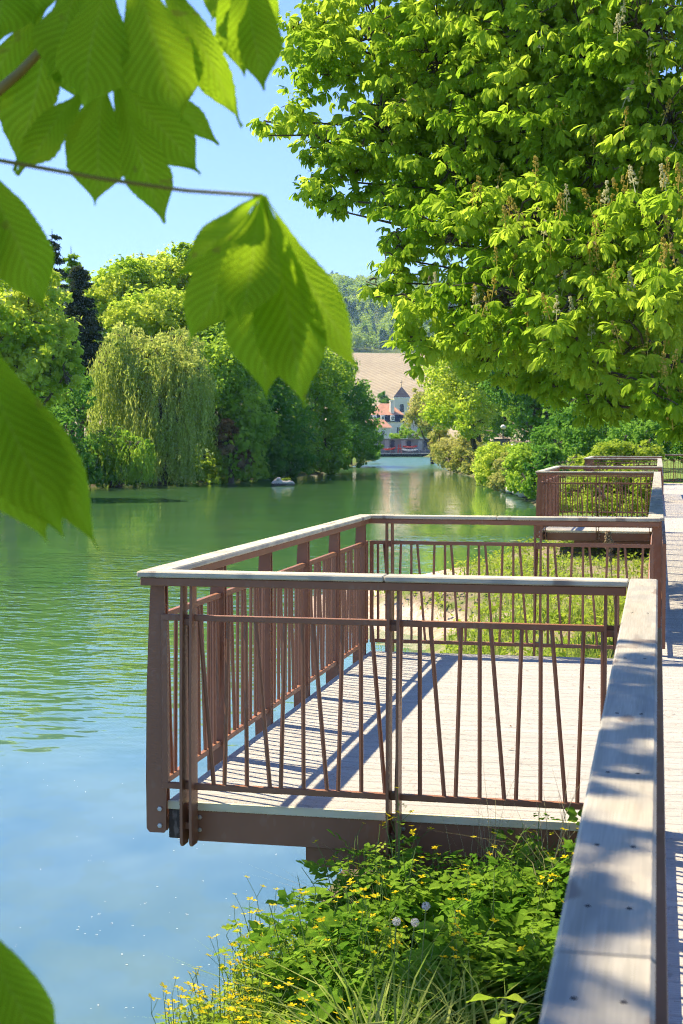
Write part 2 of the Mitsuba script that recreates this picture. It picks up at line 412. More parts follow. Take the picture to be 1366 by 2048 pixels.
def post(parent, c, along, out, top=H_RAIL - RT - 0.04, bottom=-0.19, gap=0.045):
    """Two tapered plates standing side by side on the outside of the deck edge; 'along' the railing, 'out' towards the outside."""
    c, a, o = np.array(c, float), np.array(along, float), np.array(out, float)
    mb = MB()
    prof = [(top, 0.070, 0.003), (0.85, 0.080, 0.001), (0.50, 0.094, 0.0), (0.10, 0.099, 0.0), (bottom + 0.018, 0.097, 0.0), (bottom, 0.083, 0.010)]
    for s in (-1, 1):
        v = []
        for z, w0, w1 in prof:
            for th in (-0.0065, 0.0065):
                for w in (w0, w1):
                    q = c + a * (s * gap / 2 + th) + o * w
                    v.append([q[0], q[1], z])
        v = np.array(v); f = []
        for i in range(len(prof) - 1):
            k = i * 4
            for p, q in ((0, 1), (1, 3), (3, 2), (2, 0)):
                f += [[k + p, k + q, k + q + 4], [k + p, k + q + 4, k + p + 4]]
        k = (len(prof) - 1) * 4
        f += [[0, 2, 3], [0, 3, 1], [k, k + 1, k + 3], [k, k + 3, k + 2]]
        mb.add(v, f)
    for z in (0.86, 0.09, -0.10):
        q = c + o * 0.035
        beam(mb, [*(q - a * gap / 2), z], [*(q + a * gap / 2), z], 0.045, 0.03)
    return put('post', mb, 'steel', parent)


def bolts(parent, c, nrm, zs, r=0.011):
    """Hexagonal bolt heads."""
    n = np.array([nrm[0], nrm[1], 0.0]); s = np.array([-n[1], n[0], 0.0])
    for z in zs:
        p = np.array([c[0], c[1], z])
        g = np.arange(6) * np.pi / 3
        ring = np.cos(g)[:, None] * s + np.sin(g)[:, None] * np.array([0, 0, 1.0])
        v = np.vstack([p + ring * r, p + ring * r * 0.92 + n * 0.007, [p + n * 0.008]])
        f = [[i, (i + 1) % 6, (i + 1) % 6 + 6] for i in range(6)] + [[i, (i + 1) % 6 + 6, i + 6] for i in range(6)] + [[6 + i, 6 + (i + 1) % 6, 12] for i in range(6)]
        put('bolt', (v, f), 'bolt_zinc', parent)


TOPS, BOTS, PERIOD = (0.022, 0.106, 0.155), (0.0, 0.109, 0.220), 0.272


def panel(parent, p0, p1, single=True, z0=0.082, z1=0.878, phase=0.0):
    """A frame filled with upright and leaning bars; each bar a sub-part where the photograph lets one tell them apart."""
    p0, p1 = np.array(p0, float), np.array(p1, float)
    L = np.linalg.norm(p1 - p0); u = (p1 - p0) / L
    mb = MB()
    beam(mb, [*p0, z0], [*p1, z0], 0.028, 0.028, 0.002); beam(mb, [*p0, z1], [*p1, z1], 0.028, 0.028, 0.002)
    for q in (p0 + u * 0.015, p1 - u * 0.015):
        beam(mb, [*q, z0 + 0.014], [*q, z1 - 0.014], 0.028, 0.028)
    pk = put('railing_panel', mb, 'steel', parent)
    x, rest = 0.06 - phase, MB()
    while x < L:
        for t, b in zip(TOPS, BOTS):
            a0, a1 = x + b, x + t
            if 0.04 < a0 < L - 0.04 and 0.04 < a1 < L - 0.04:
                q0, q1 = p0 + u * a0, p0 + u * a1
                m = MB() if single else rest
                tube(m, [[*q0, z0 + 0.012], [*q1, z1 - 0.012]], 0.0105, 6)
                if single:
                    put('baluster', m, 'steel', pk, smooth=50)
        x += PERIOD
    if not single and rest.n:
        put('balusters', rest, 'steel', pk, smooth=50, kind='stuff')
    return pk


def planks(parent, x0, x1, y0, y1, single, pitch=0.14, gap=0.006, th=0.038):
    rest = MB()
    y = y0
    while y < y1 - 0.03:
        e = min(y + pitch - gap, y1)
        mb = MB() if single else rest
        bx(mb, x0, x1, y, e, -th, 0, 0.003 if single else 0)
        if single:
            put('plank', mb, 'planks', parent)
        y += pitch
    if rest.n:
        put('planking', rest, 'planks', parent, kind='stuff')


def bay(label, xl, xr, yn, yf, single):
    """A platform that juts out over the water: deck, beams, posts and three-sided railing."""
    b = thing('viewing_platform', label, 'platform', 'platforms jutting over the water')
    hw, dl, dn, df = RW / 2, xl + 0.103, yn + 0.125, yf - 0.08      # deck edges: left, near, far
    handrail(b, (xl, yn + hw), (xr - RW - 0.002, yn + hw), 'bounce_lit_timber_x', (0.52,))
    handrail(b, (xl + hw, yn + RW + 0.001), (xl + hw, yf - RW - 0.001), 'bounce_lit_timber_y', (0.5,))
    handrail(b, (xl, yf - hw), (xr + 0.02, yf - hw), 'bounce_lit_timber_x', (0.47,))
    planks(b, dl, xr - 0.125, dn + 0.022, df, single)
    mb = MB(); bx(mb, dl, xr - 0.125, dn - 0.001, dn + 0.019, -0.040, -0.0015, 0.002); put('fascia', mb, 'bounce_lit_edge', b, label='front edge board coloured pale as if by reflected light')
    mb = MB(); bx(mb, dl + 0.11, xr - 0.13, dn + 0.012, dn + 0.022, -0.188, -0.040); put('beam', mb, 'steel', b)
    mb = MB(); bx(mb, dl + 0.004, dl + 0.108, dn + 0.004, dn + 0.09, -0.180, -0.040, 0.004); put('beam_end', mb, 'old_beam', b, label='rough dark end block with flaking paint')
    mb = MB(); bx(mb, dl + 0.010, dl + 0.09, dn + 0.10, df - 0.03, -0.175, -0.042); put('beam', mb, 'steel', b)
    mb = MB(); bx(mb, dl + 0.10, xr - 0.13, df - 0.022, df - 0.012, -0.188, -0.040); put('beam', mb, 'steel', b)
    for y in (dn + 0.05, df - 0.17):
        mb = MB(); bx(mb, xr - 1.60, xr - 0.13, y, y + 0.12, -0.29, -0.200); put('bracket', mb, 'steel', b)
    # near and far sides
    for X in (-2.141, -1.165, -0.20):
        post(b, (xr + X, dn), (1, 0), (0, -1)); bolts(b, (xr + X + 0.035, dn + 0.012), (0, -1), (-0.075, -0.135))
    for X in (-2.11, -0.925):
        post(b, (xr + X, df), (1, 0), (0, 1))
    panel(b, (dl - 0.012, dn - 0.030), (xr - 0.075, dn - 0.030), single, phase=0.03)
    panel(b, (dl - 0.008, df + 0.030), (xr - 0.03, df + 0.030), single, phase=0.1)
    # water side
    n = 6
    for i in range(n):
        Y = dn + 0.006 + (df - dn - 0.20) * i / (n - 1)
        post(b, (dl, Y), (0, 1), (-1, 0), bottom=-0.150 if i == 0 else -0.17)
        if i == 0:
            bolts(b, (dl - 0.030, Y - 0.030), (0, -1), (-0.035, -0.115), 0.0125)
    panel(b, (dl - 0.030, dn - 0.005), (dl - 0.030, df + 0.005), single, phase=0.12)
    return b


YN, YF = 6.49, 11.74
bay('nearest viewing platform, its pale deck boards sunlit and striped with railing shadows', -2.365, 0.0, YN, YF, True)
bay('middle viewing platform of brown railings standing farther along the boardwalk', -2.23, 0.075, 27.6, 33.1, False)
bay('farthest viewing platform at the end, small brown railings before bright shrubs', -2.25, 0.11, 46.0, 51.3, False)

bw = num('boardwalk'); labels[bw] = {'kind': 'structure'}
planks(bw, -0.12, 2.3, 3.6, 12.0, True)
planks(bw, -0.10, 2.3, 12.0, 57.5, False)
mb = MB(); bx(mb, -0.118, -0.04, 1.0, 57.0, -0.20, -0.042); bx(mb, 2.2, 2.28, 1.0, 57.0, -0.20, -0.042); put('edge_beam', mb, 'steel', bw)
for y in np.arange(4, 57, 2.5):
    mb = MB(); bx(mb, -0.035, 2.19, y, y + 0.12, -0.30, -0.045); put('joist', mb, 'steel', bw)


def run(label, xr, y0, y1, single, cuts, ends=(0.15, 0.15)):
    k = thing('railing', label, 'railing', 'railings beside the boardwalk')
    c = xr - RW / 2
    handrail(k, (c, y0), (c, y1), 'timber_y', cuts)
    n = max(2, int(round((y1 - y0) / 1.05)))
    for i in range(n + 1):
        Y = y0 + ends[0] + (y1 - y0 - ends[0] - ends[1]) * i / n
        post(k, (c + 0.045, Y), (0, 1), (-1, 0))
    panel(k, (c + 0.066, y0 + 0.04), (c + 0.066, y1 - 0.06), single)
    return k


r1 = run('grey weathered timber handrail running towards the viewer, dappled with leaf shade', 0.0, -1.2, YN + RW, False, ((1.77 + 1.2) / (YN + RW + 1.2), (4.55 + 1.2) / (YN + RW + 1.2)), (0.3, 0.5))
for y in (1.30, 1.62, 1.95, 2.25, 2.75, 3.35, 4.2, 5.3):
    for x in (-0.088, -0.034):
        mb = MB(); g = np.arange(10) * np.pi / 5
        v = np.vstack([np.stack([x + 0.0036 * np.cos(g), y + 0.0036 * np.sin(g), 0 * g + H_RAIL + 0.0012], 1), [[x, y, H_RAIL + 0.0004]], np.stack([x + 0.0048 * np.cos(g), y + 0.0048 * np.sin(g), 0 * g + H_RAIL - 0.002], 1)])
        f = [[i, (i + 1) % 10, 10] for i in range(10)] + [[i, i + 11, (i + 1) % 10 + 11] for i in range(10)] + [[i, (i + 1) % 10 + 11, (i + 1) % 10] for i in range(10)]
        put('screw', (v, f), 'rubber', r1)
run('narrow railing between the nearest and the middle viewing platform', 0.045, YF - 0.0, 27.6 + RW, False, (0.2, 0.5, 0.8))
run('short railing between the middle and the farthest viewing platform', 0.095, 33.1, 46.0 + RW, False, (0.3, 0.7))
e = thing('railing', 'railing across the far end of the boardwalk at the right edge', 'railing', 'railings beside the boardwalk')
handrail(e, (0.11, 57.8), (3.5, 57.8), 'timber_x')
for X in (0.6, 1.6, 2.6):
    post(e, (X, 57.8), (1, 0), (0, -1))
panel(e, (0.12, 57.8), (3.5, 57.8), False)

rng = np.random.default_rng(5)
for i in range(14):
    x, y = (rng.uniform(-1.5, -0.2), rng.uniform(7.0, 11.0)) if i < 11 else (rng.uniform(0.02, 0.25), rng.uniform(6.6, 9.5))
    L, a = rng.uniform(0.012, 0.024), rng.uniform(0, 6.28)
    c, s = math.cos(a), math.sin(a)
    pts = np.array([[-L, 0, 0.002], [0, -L * 0.45, 0.006], [L, 0, 0.009], [0, L * 0.45, 0.004]])
    v = pts @ np.array([[c, s, 0], [-s, c, 0], [0, 0, 1]]) + [x, y, 0.002]
    k = put('fallen_leaf', (v, [[0, 1, 2], [0, 2, 3]]), 'dead_leaf')
    labels[k] = {'label': 'tiny brown dry leaf scrap lying on the nearest sunlit deck', 'category': 'leaf', 'group': 'dry leaf scraps on the deck'}


# ------------------------------------------------------------------ chestnut leaves
PROF = np.array([(0, .05), (.1, .15), (.25, .42), (.4, .70), (.55, .93), (.64, 1.0), (.72, .95), (.79, .76), (.85, .50), (.90, .27), (.945, .10), (1, .0)])


def hero_leaflet(P0, P1, half, nrm, droop=0.0, fold=0.12, bend=0.0, ns=72, nt=8):
    """A leaflet with a serrated edge, a folded midrib and pleats along its side veins."""
    P0, P1 = np.asarray(P0, float), np.asarray(P1, float)
    u = P1 - P0; L = np.linalg.norm(u); u /= L
    n = np.asarray(nrm, float); n = n - u * (n @ u); n /= np.linalg.norm(n)
    s = np.linspace(0, 1, ns); tt = np.linspace(-1, 1, 2 * nt + 1)
    S, Tt = np.meshgrid(s, tt, indexing='ij')
    w = np.interp(s, PROF[:, 0], PROF[:, 1])[:, None] * half
    saw = (s * 34) % 1.0
    edge = 1 + 0.075 * (saw[:, None] - 0.5) * (np.abs(Tt) > 0.99) * (s[:, None] > 0.25)
    W = w * Tt * edge
    ph = (S * 17.0 - np.abs(Tt) * 3.4 + 0.35 * np.sin(S * 9 + half * 900)) % 1.0
    pleat = np.abs(ph - 0.5) * 2 * L * 0.015 * np.clip(np.abs(Tt) * 3, 0, 1) * np.minimum(1, w / half * 1.3)
    z = -fold * np.abs(W) * 1.0 + pleat - droop * L * S ** 2 + 0.16 * half * np.sin(S * 6 + Tt * 2.2 + half * 700) + 0.10 * half * np.abs(Tt) ** 3 * np.sin(S * 14 + half * 300)
    side = np.cross(n, u)
    v = P0 + (S * L)[..., None] * u + (W + bend * L * S ** 2)[..., None] * side + z[..., None] * n
    i = np.arange(ns * (2 * nt + 1)).reshape(ns, -1)
    a, b, c, d = i[:-1, :-1].ravel(), i[:-1, 1:].ravel(), i[1:, 1:].ravel(), i[1:, :-1].ravel()
    return v.reshape(-1, 3), np.vstack([np.stack([a, b, c], 1), np.stack([a, c, d], 1)]), np.stack([S.ravel(), Tt.ravel()], 1)


branch = thing('chestnut_branch', 'backlit chestnut branch hanging into the upper left close to the viewer', 'branch')
tw = MB()
tube(tw, [at(-260, 370, 1.75), at(-60, 230, 1.68), at(40, 145, 1.64), at(112, 70, 1.62)], [0.0075, 0.0065, 0.0055, 0.0050], 8)
tube(tw, [at(104, 78, 1.62), at(116, 60, 1.617), at(122, 50, 1.615)], [0.0058, 0.0085, 0.004], 8)
put('twig', tw, 'twig_bark', branch, smooth=True)
# leaves: (petiole points (px, py, depth)), leaflets (x0, y0, x1, y1, half width px, depth at base, depth at tip, turn to the side, droop)
LEAVES = [
    ([(-300, 270, 1.55), (0, 321, 1.46), (200, 357, 1.40), (370, 381, 1.37), (490, 389, 1.35), (526, 391, 1.345)],
     [(516, 393, 352, 548, 44, 1.36, 1.40, -.3, .02), (520, 393, 366, 690, 58, 1.35, 1.36, -.25, .05), (522, 391, 478, 650, 62, 1.335, 1.30, -.05, .06),
      (525, 391, 531, 798, 76, 1.345, 1.36, .0, .06), (527, 391, 617, 812, 74, 1.34, 1.35, .18, .06), (531, 393, 733, 745, 46, 1.35, 1.37, .45, .06)]),
    ([(117, 62, 1.615), (150, 102, 1.60), (205, 160, 1.60)],
     [(205, 150, 184, 410, 62, 1.62, 1.64, -.1, .04), (225, 150, 337, 445, 50, 1.61, 1.63, .35, .05), (215, 130, 404, 348, 54, 1.66, 1.68, .1, .04), (190, 150, 18, 350, 46, 1.65, 1.68, -.5, .05),
      (200, 165, 132, 335, 40, 1.67, 1.69, -.2, .04), (260, 130, 440, 282, 30, 1.69, 1.71, .3, .03)]),
    ([(118, 60, 1.62), (150, 0, 1.58), (200, -70, 1.55)],
     [(215, -75, 164, 208, 78, 1.54, 1.53, -.05, .05), (260, -80, 366, 242, 80, 1.53, 1.54, .1, .05), (300, -90, 494, 245, 44, 1.56, 1.58, .35, .06), (180, -80, 84, 160, 64, 1.57, 1.60, -.2, .05)]),
    ([(110, 66, 1.63), (112, 30, 1.66), (120, -10, 1.69)],
     [(118, 0, 20, 338, 64, 1.70, 1.70, -.25, .04), (110, -10, -90, 240, 60, 1.71, 1.73, -.5, .05), (140, -5, 180, 215, 62, 1.69, 1.70, .0, .04), (150, -10, 300, 190, 60, 1.70, 1.71, .2, .04)]),
    ([(380, -220, 1.62), (440, -150, 1.60), (480, -110, 1.58)],
     [(480, -110, 533, 175, 54, 1.58, 1.58, .2, .05), (475, -110, 487, 150, 52, 1.60, 1.60, -.05, .05), (460, -110, 420, 40, 36, 1.61, 1.61, -.3, .05), (495, -112, 545, 90, 40, 1.60, 1.62, .35, .05)]),
    ([(-200, -190, 1.7), (-60, -150, 1.66), (20, -130, 1.64)],
     [(20, -130, -8, 78, 70, 1.64, 1.65, -.1, .05), (30, -130, 70, 52, 46, 1.65, 1.66, .1, .05), (10, -130, -110, 40, 50, 1.65, 1.66, -.4, .05)]),
    ([(-420, 250, 1.5), (-160, 250, 1.45), (-50, 295, 1.42)],
     [(-50, 300, 94, 612, 62, 1.42, 1.43, .25, .05), (-55, 300, -20, 600, 60, 1.43, 1.44, .0, .05), (-60, 300, -170, 560, 60, 1.44, 1.45, -.3, .05)]),
    ([(-420, 560, 1.3), (-200, 570, 1.22), (-75, 640, 1.19)],
     [(-70, 645, 127, 1082, 80, 1.19, 1.19, .1, .05), (-60, 640, 208, 1085, 52, 1.20, 1.22, .45, .06), (-80, 645, 92, 1094, 84, 1.215, 1.23, .0, .04), (-90, 650, -110, 1080, 80, 1.20, 1.21, -.2, .05)]),
    ([(-420, 1700, 1.2), (-200, 1740, 1.16), (-85, 1800, 1.14)],
     [(-80, 1800, 112, 2150, 62, 1.14, 1.14, .3, .05), (-85, 1800, 60, 2190, 78, 1.15, 1.16, .0, .05), (-90, 1800, -90, 2150, 70, 1.16, 1.17, -.3, .05)]),
]
for petiole, leaflets in LEAVES:
    lf = put('leaf', tube(MB(), [at(*q) for q in petiole], np.linspace(0.0023, 0.0016, len(petiole)), 7), 'petiole', branch, smooth=True)
    for x0, y0, x1, y1, hw, d0, d1, turn, droop in leaflets:
        n = -FWD + RIGHT * turn + UP * 0.25
        dm = (d0 + d1) / 2
        b_ = 0.045 * math.sin(x1 * 0.7 + y1)                      # each leaflet bends to its own side
        v, f, uv = hero_leaflet(at(x0, y0, d0), at(x1, y1, d1) - RIGHT * (b_ * abs(y1 - y0) * dm / F), hw * 1.02 * dm / F, n, droop * 1.4, 0.12 + 0.10 * math.sin(y1), b_)
        put('leaflet', (v, f), 'near_leaf', lf, smooth=True, uv=uv)


def palmate(seed):
    """One chestnut leaf: five to seven drooping leaflets from the end of a stalk, along +x, hanging down."""
    r = np.random.default_rng(seed)
    k = r.integers(5, 8)
    mb = MB()
    sv = np.array([0, .22, .45, .66, .84, 1.0]); wv = np.array([.06, .36, .80, 1.0, .66, .0])
    for i in range(k):
        g = (i - (k - 1) / 2) / ((k - 1) / 2)
        az = g * r.uniform(1.15, 1.6)
        L = 0.185 * (1 - 0.35 * abs(g) ** 1.6) * r.uniform(.9, 1.1); half = L * r.uniform(.165, .205)
        el = r.uniform(-1.0, -0.15); cur = r.uniform(0.3, 1.0)
        th = el - cur * sv
        dx = np.cumsum(np.concatenate([[0], np.cos((th[1:] + th[:-1]) / 2) * np.diff(sv) * L])); dz = np.cumsum(np.concatenate([[0], np.sin((th[1:] + th[:-1]) / 2) * np.diff(sv) * L]))
        d = np.array([math.cos(az), math.sin(az), 0]); sd = np.array([-math.sin(az), math.cos(az), 0])
        mid = d * dx[:, None] + np.array([0, 0, 1]) * dz[:, None]
        nr = np.stack([-np.sin(th) * d[0], -np.sin(th) * d[1], np.cos(th)], 1)
        fold = r.uniform(.10, .40)
        lft, rgt = mid + sd * (wv * half)[:, None] + nr * (fold * wv * half)[:, None], mid - sd * (wv * half)[:, None] + nr * (fold * wv * half)[:, None]
        v = np.concatenate([mid, lft, rgt]); f = []
        n = len(sv)
        for j in range(n - 1):
            for off in (n, 2 * n):
                a, b, c, e_ = j, j + 1, off + j + 1, off + j
                f += ([[a, b, c], [a, c, e_]] if off == 2 * n else [[a, c, b], [a, e_, c]])
        mb.add(v, f)
    v, f = mb.mesh()
    a = v[f[:, 1]] - v[f[:, 0]]; b = v[f[:, 2]] - v[f[:, 0]]
    return v, f[np.linalg.norm(np.cross(a, b), axis=1) > 1e-9]


PALM = [palmate(100 + i) for i in range(12)]


def spike(r, n=46, h=0.22):
    o = trimesh.creation.icosphere(subdivisions=0, radius=1.0)
    t = np.sort(r.uniform(0, 1, n)); a = r.uniform(0, 6.28, n); rad = 0.034 * (1 - 0.75 * t)
    pos = np.stack([rad * np.cos(a), rad * np.sin(a), 0.05 + t * (h - 0.05)], 1)
    v, f = stamp(np.array(o.vertices), np.array(o.faces), rot_between(a, r.uniform(0, 2, n)), pos, r.uniform(.006, .011, n))
    mb = MB().add(v, f); tube(mb, [[0, 0, -0.03], [0, 0, h]], [0.004, 0.002], 4)
    return mb.mesh()


# ------------------------------------------------------------------ the large chestnut tree on the right
def ell_from_px(cx, cy, rx, ry, depth, rd):
    return at(cx, cy, depth), np.array([rx * depth / F, rd, ry * depth / F])


BOUGHS = [  # px, py, half width px, half height px, depth m, half depth m, weight
    (650, 40, 70, 60, 16.5, .7), (640, 130, 75, 70, 16.2, .7), (590, 225, 62, 32, 16.0, .4), (535, 252, 32, 12, 15.9, .25), (655, 290, 70, 62, 15.8, .6), (625, 375, 28, 42, 15.6, .35), (668, 400, 24, 32, 15.6, .35), (700, 345, 60, 50, 15.8, .5),
    (590, 60, 26, 50, 16.4, .4), (750, 70, 110, 110, 16.0, 1.1), (770, 240, 100, 120, 15.6, 1.0), (790, 400, 50, 55, 15.2, .6), (786, 545, 26, 32, 14.8, .4), (750, 574, 12, 14, 14.8, .15), (810, 500, 50, 70, 15.0, .6),
    (830, 610, 44, 50, 14.6, .5), (816, 662, 22, 30, 14.4, .3), (845, 700, 28, 40, 14.4, .3), (900, 120, 150, 170, 15.6, 1.4), (930, 330, 140, 140, 15.2, 1.3), (900, 470, 100, 90, 14.6, .9), (905, 600, 90, 60, 14.2, .8), (930, 670, 60, 46, 14.0, .5),
    (1060, 80, 150, 160, 14.4, 1.4), (1080, 270, 150, 150, 14.6, 1.4), (1060, 450, 130, 110, 13.8, 1.1), (1010, 590, 120, 70, 13.6, .9), (1040, 680, 90, 44, 13.4, .6), (1180, 120, 130, 170, 13.8, 1.5), (1220, 330, 140, 150, 13.8, 1.3),
    (1180, 500, 130, 90, 13.0, 1.0), (1150, 610, 120, 70, 12.8, .9), (1150, 715, 80, 48, 12.8, .6), (1290, 60, 110, 130, 12.6, 1.0), (1330, 250, 110, 160, 12.8, 1.2), (1320, 450, 110, 100, 12.4, 1.0), (1310, 600, 110, 90, 12.2, .9),
    (1260, 700, 90, 60, 12.4, .7), (1300, 780, 80, 60, 12.2, .6), (1345, 830, 44, 48, 12.1, .4), (1120, 765, 70, 40, 14.5, .6), (1210, 790, 70, 46, 13.6, .6), (1030, 735, 60, 34, 15.0, .5), (1380, 760, 60, 90, 12.6, .6), (960, 715, 46, 30, 15.0, .4),
    (880, 240, 160, 220, 18.0, 1.2), (1050, 330, 200, 230, 18.2, 1.6), (1250, 420, 180, 260, 17.5, 1.6), (1100, 560, 180, 110, 17.0, 1.2), (1300, 660, 120, 130, 16.2, 1.2), (1100, 60, 240, 160, 18.4, 1.6),
]
tree = thing('chestnut_tree', 'large leafy chestnut tree with flower spikes filling the upper right', 'tree')
rng = np.random.default_rng(11)
trunk_base = np.array([3.1, 16.6, -0.6])
mb = MB()
tube(mb, [trunk_base, trunk_base + [.02, 0, 1.5], trunk_base + [-.1, .1, 4.0], trunk_base + [-.2, .1, 7.5], trunk_base + [-.3, 0, 11.5]], [.48, .36, .31, .22, .07], 12)
put('trunk', mb, 'bark', tree, smooth=True)
tips, tn = [], []
limbs = MB()
for (cx, cy, rx, ry, dep, rd) in BOUGHS:
    c, r = ell_from_px(cx, cy, rx, ry, dep, rd)
    vol = r[0] * r[1] * r[2]
    n = int(48 * (r[0] * r[2] * 4 + 2.2 * vol) * (0.75 if dep > 16.9 else 1.0)) + 3
    u = rng.normal(size=(n, 3)); u /= np.linalg.norm(u, axis=1, keepdims=True)
    q = u * (rng.uniform(0.05, 1, n) ** 0.42)[:, None] * r
    P = c + q[:, :1] * RIGHT + q[:, 1:2] * np.array([FWD[0], FWD[1], 0]) + q[:, 2:] * np.array([0, 0, 1.0])
    tips.append(P); tn.append(u)
    h0 = np.clip(c[2] - 0.6 - 0.25 * np.linalg.norm(c[:2] - trunk_base[:2]), 2.0, 9.0)
    start = np.array([trunk_base[0] - .15, trunk_base[1] + .08, h0])
    tube(limbs, curve(start, c - [0, 0, .1], 0.35, 8, 0.10, rng), np.linspace(0.080, 0.008, 8) * rng.uniform(.6, 1.1), 6)
    for P_ in P[rng.permutation(n)[: max(2, n // 3)]]:
        tube(limbs, curve(c + rng.normal(0, .05, 3), P_, 0.05, 5, 0.03, rng), [0.013, .010, .008, .006, .004], 4)
put('limb', limbs, 'bark', tree)
# the part of the crown above and behind the frame, which shades the rest
up_n = 5200
u = rng.normal(size=(up_n, 3)); u /= np.linalg.norm(u, axis=1, keepdims=True)
P = np.array([1.0, 16.9, 8.3]) + u * (rng.uniform(.2, 1, up_n) ** .4)[:, None] * np.array([4.3, 4.8, 3.4])
dd = (P - CAM) @ FWD
tips_up = P[1024 - F * ((P - CAM) @ UP) / dd < -30]
tips = np.vstack(tips)


def whorls(tips, per, rng, scale=(.8, 1.15)):
    """Leaves standing round each twig end."""
    n = len(tips)
    pos, az = [], []
    for k in range(per):
        a = rng.uniform(0, 6.28, n) + k * 2.2
        rr = rng.uniform(.03, .13, n)
        pos.append(tips + np.stack([rr * np.cos(a), rr * np.sin(a), rng.uniform(-.05, .03, n)], 1)); az.append(a)
    pos, az = np.vstack(pos), np.concatenate(az)
    m = len(pos)
    return pos, rot_between(az, rng.normal(0.1, .42, m), rng.normal(0, .40, m)), rng.uniform(*scale, m)


pos, R, sc = whorls(tips, 5, rng, (.48, .88))
var = rng.integers(0, len(PALM), len(pos))
depth = (pos - CAM) @ FWD
pxx = 683 + F * ((pos - CAM) @ RIGHT) / depth; pyy = 1024 - F * ((pos - CAM) @ UP) / depth
front = (pxx > 0) & (pxx < 1366) & (pyy > 0) & (pyy < 950)
order = np.argsort(np.where(front, depth / sc, 1e9))[:300]
big = np.zeros(len(pos), bool); big[order] = True
dicts = [mikit.ply(m, 'chestnut_leaf', False) for m in PALM]
for i in order:
    M = np.eye(4); M[:3, :3] = R[i] * sc[i]; M[:3, 3] = pos[i]
    put('leaf', dicts[var[i]], None, tree, to_world=T(M.tolist()))
mb = MB()
for k, (v, f) in enumerate(PALM):
    s_ = (var == k) & ~big
    mb.add(*stamp(v, f, R[s_], pos[s_], sc[s_]))
p2, R2, s2 = whorls(tips_up, 3, rng, (1.1, 1.6))
mb.add(*stamp(*PALM[0], R2, p2, s2))
put('foliage', mb, 'chestnut_leaf', tree, kind='stuff')
spk = [[mikit.ply(spike(np.random.default_rng(60 + i), 46 if m == 'cream_petal' else 26), m, False) for i in range(3)] for m in ('cream_petal', 'spent_flower')]
td = (tips - CAM) @ FWD
tx_, ty_ = 683 + F * ((tips - CAM) @ RIGHT) / td, 1024 - F * ((tips - CAM) @ UP) / td
cand = np.argsort(td + 0.004 * (1366 - tx_) * -0.6 + rng.uniform(0, 3.2, len(tips)) + 99 * ((tx_ > 1366) | (ty_ < 0)))[:130]
for j, i in enumerate(cand):
    d = spk[0 if j % 4 == 0 else 1][j % 3]
    put('flower_spike', d, None, tree, to_world=T().translate((tips[i] + [0, 0, .03]).tolist()).rotate([1, 0, 0], float(rng.normal(0, 9))).rotate([0, 1, 0], float(rng.normal(0, 9))).scale(float(rng.uniform(.8, 1.15))))

# leaves of the overhanging branch above the frame: they shade the near handrail
rng = np.random.default_rng(21)
n = 235
ry, rx, hh = rng.uniform(-0.5, 4.5, n), rng.uniform(-0.45, 0.08, n), rng.uniform(3.2, 5.2, n)
rx[:60] = rng.uniform(-1.7, -0.9, 60); ry[:60] = rng.uniform(3.9, 5.7, 60)
rx[60:84] = rng.uniform(-0.1, 0.5, 24); ry[60:84] = rng.uniform(0.7, 1.55, 24)
P = np.stack([rx, ry, 0 * rx + H_RAIL], 1) + hh[:, None] * (SUN / SUN[2])
keep = meshkit.noise(np.stack([rx * 1.3, ry * 1.3, hh * 0], 1), 4) > 0.22
pos, R, sc = whorls(P[keep], 2, rng, (.9, 1.3))
mb = MB()
for k in range(8):
    mb.add(*stamp(*PALM[k], R[k::8], pos[k::8], sc[k::8]))
put('foliage', mb, 'chestnut_leaf', branch, kind='stuff')
tw = MB()
for P_ in P[keep][::4]:
    tube(tw, curve(P_ + [-1.2, .4, -.2], P_, .1, 4), [.012, .009, .007, .004], 5)
tube(tw, [at(-260, 370, 1.75), [-2.2, 1.6, 2.4], [-3.4, 2.2, 3.6], [-4.6, 2.6, 5.0], [-5.0, 2.6, 7.0]], [.0075, .015, .03, .05, .07], 8)
put('bough', tw, 'twig_bark', branch)


# ------------------------------------------------------------------ trees and shrubs farther off
RHOMB = (np.array([[-.5, 0, 0], [0, -.36, .10], [.5, 0, -.04], [0, .36, .10]]), np.array([[0, 1, 2], [0, 2, 3]]))


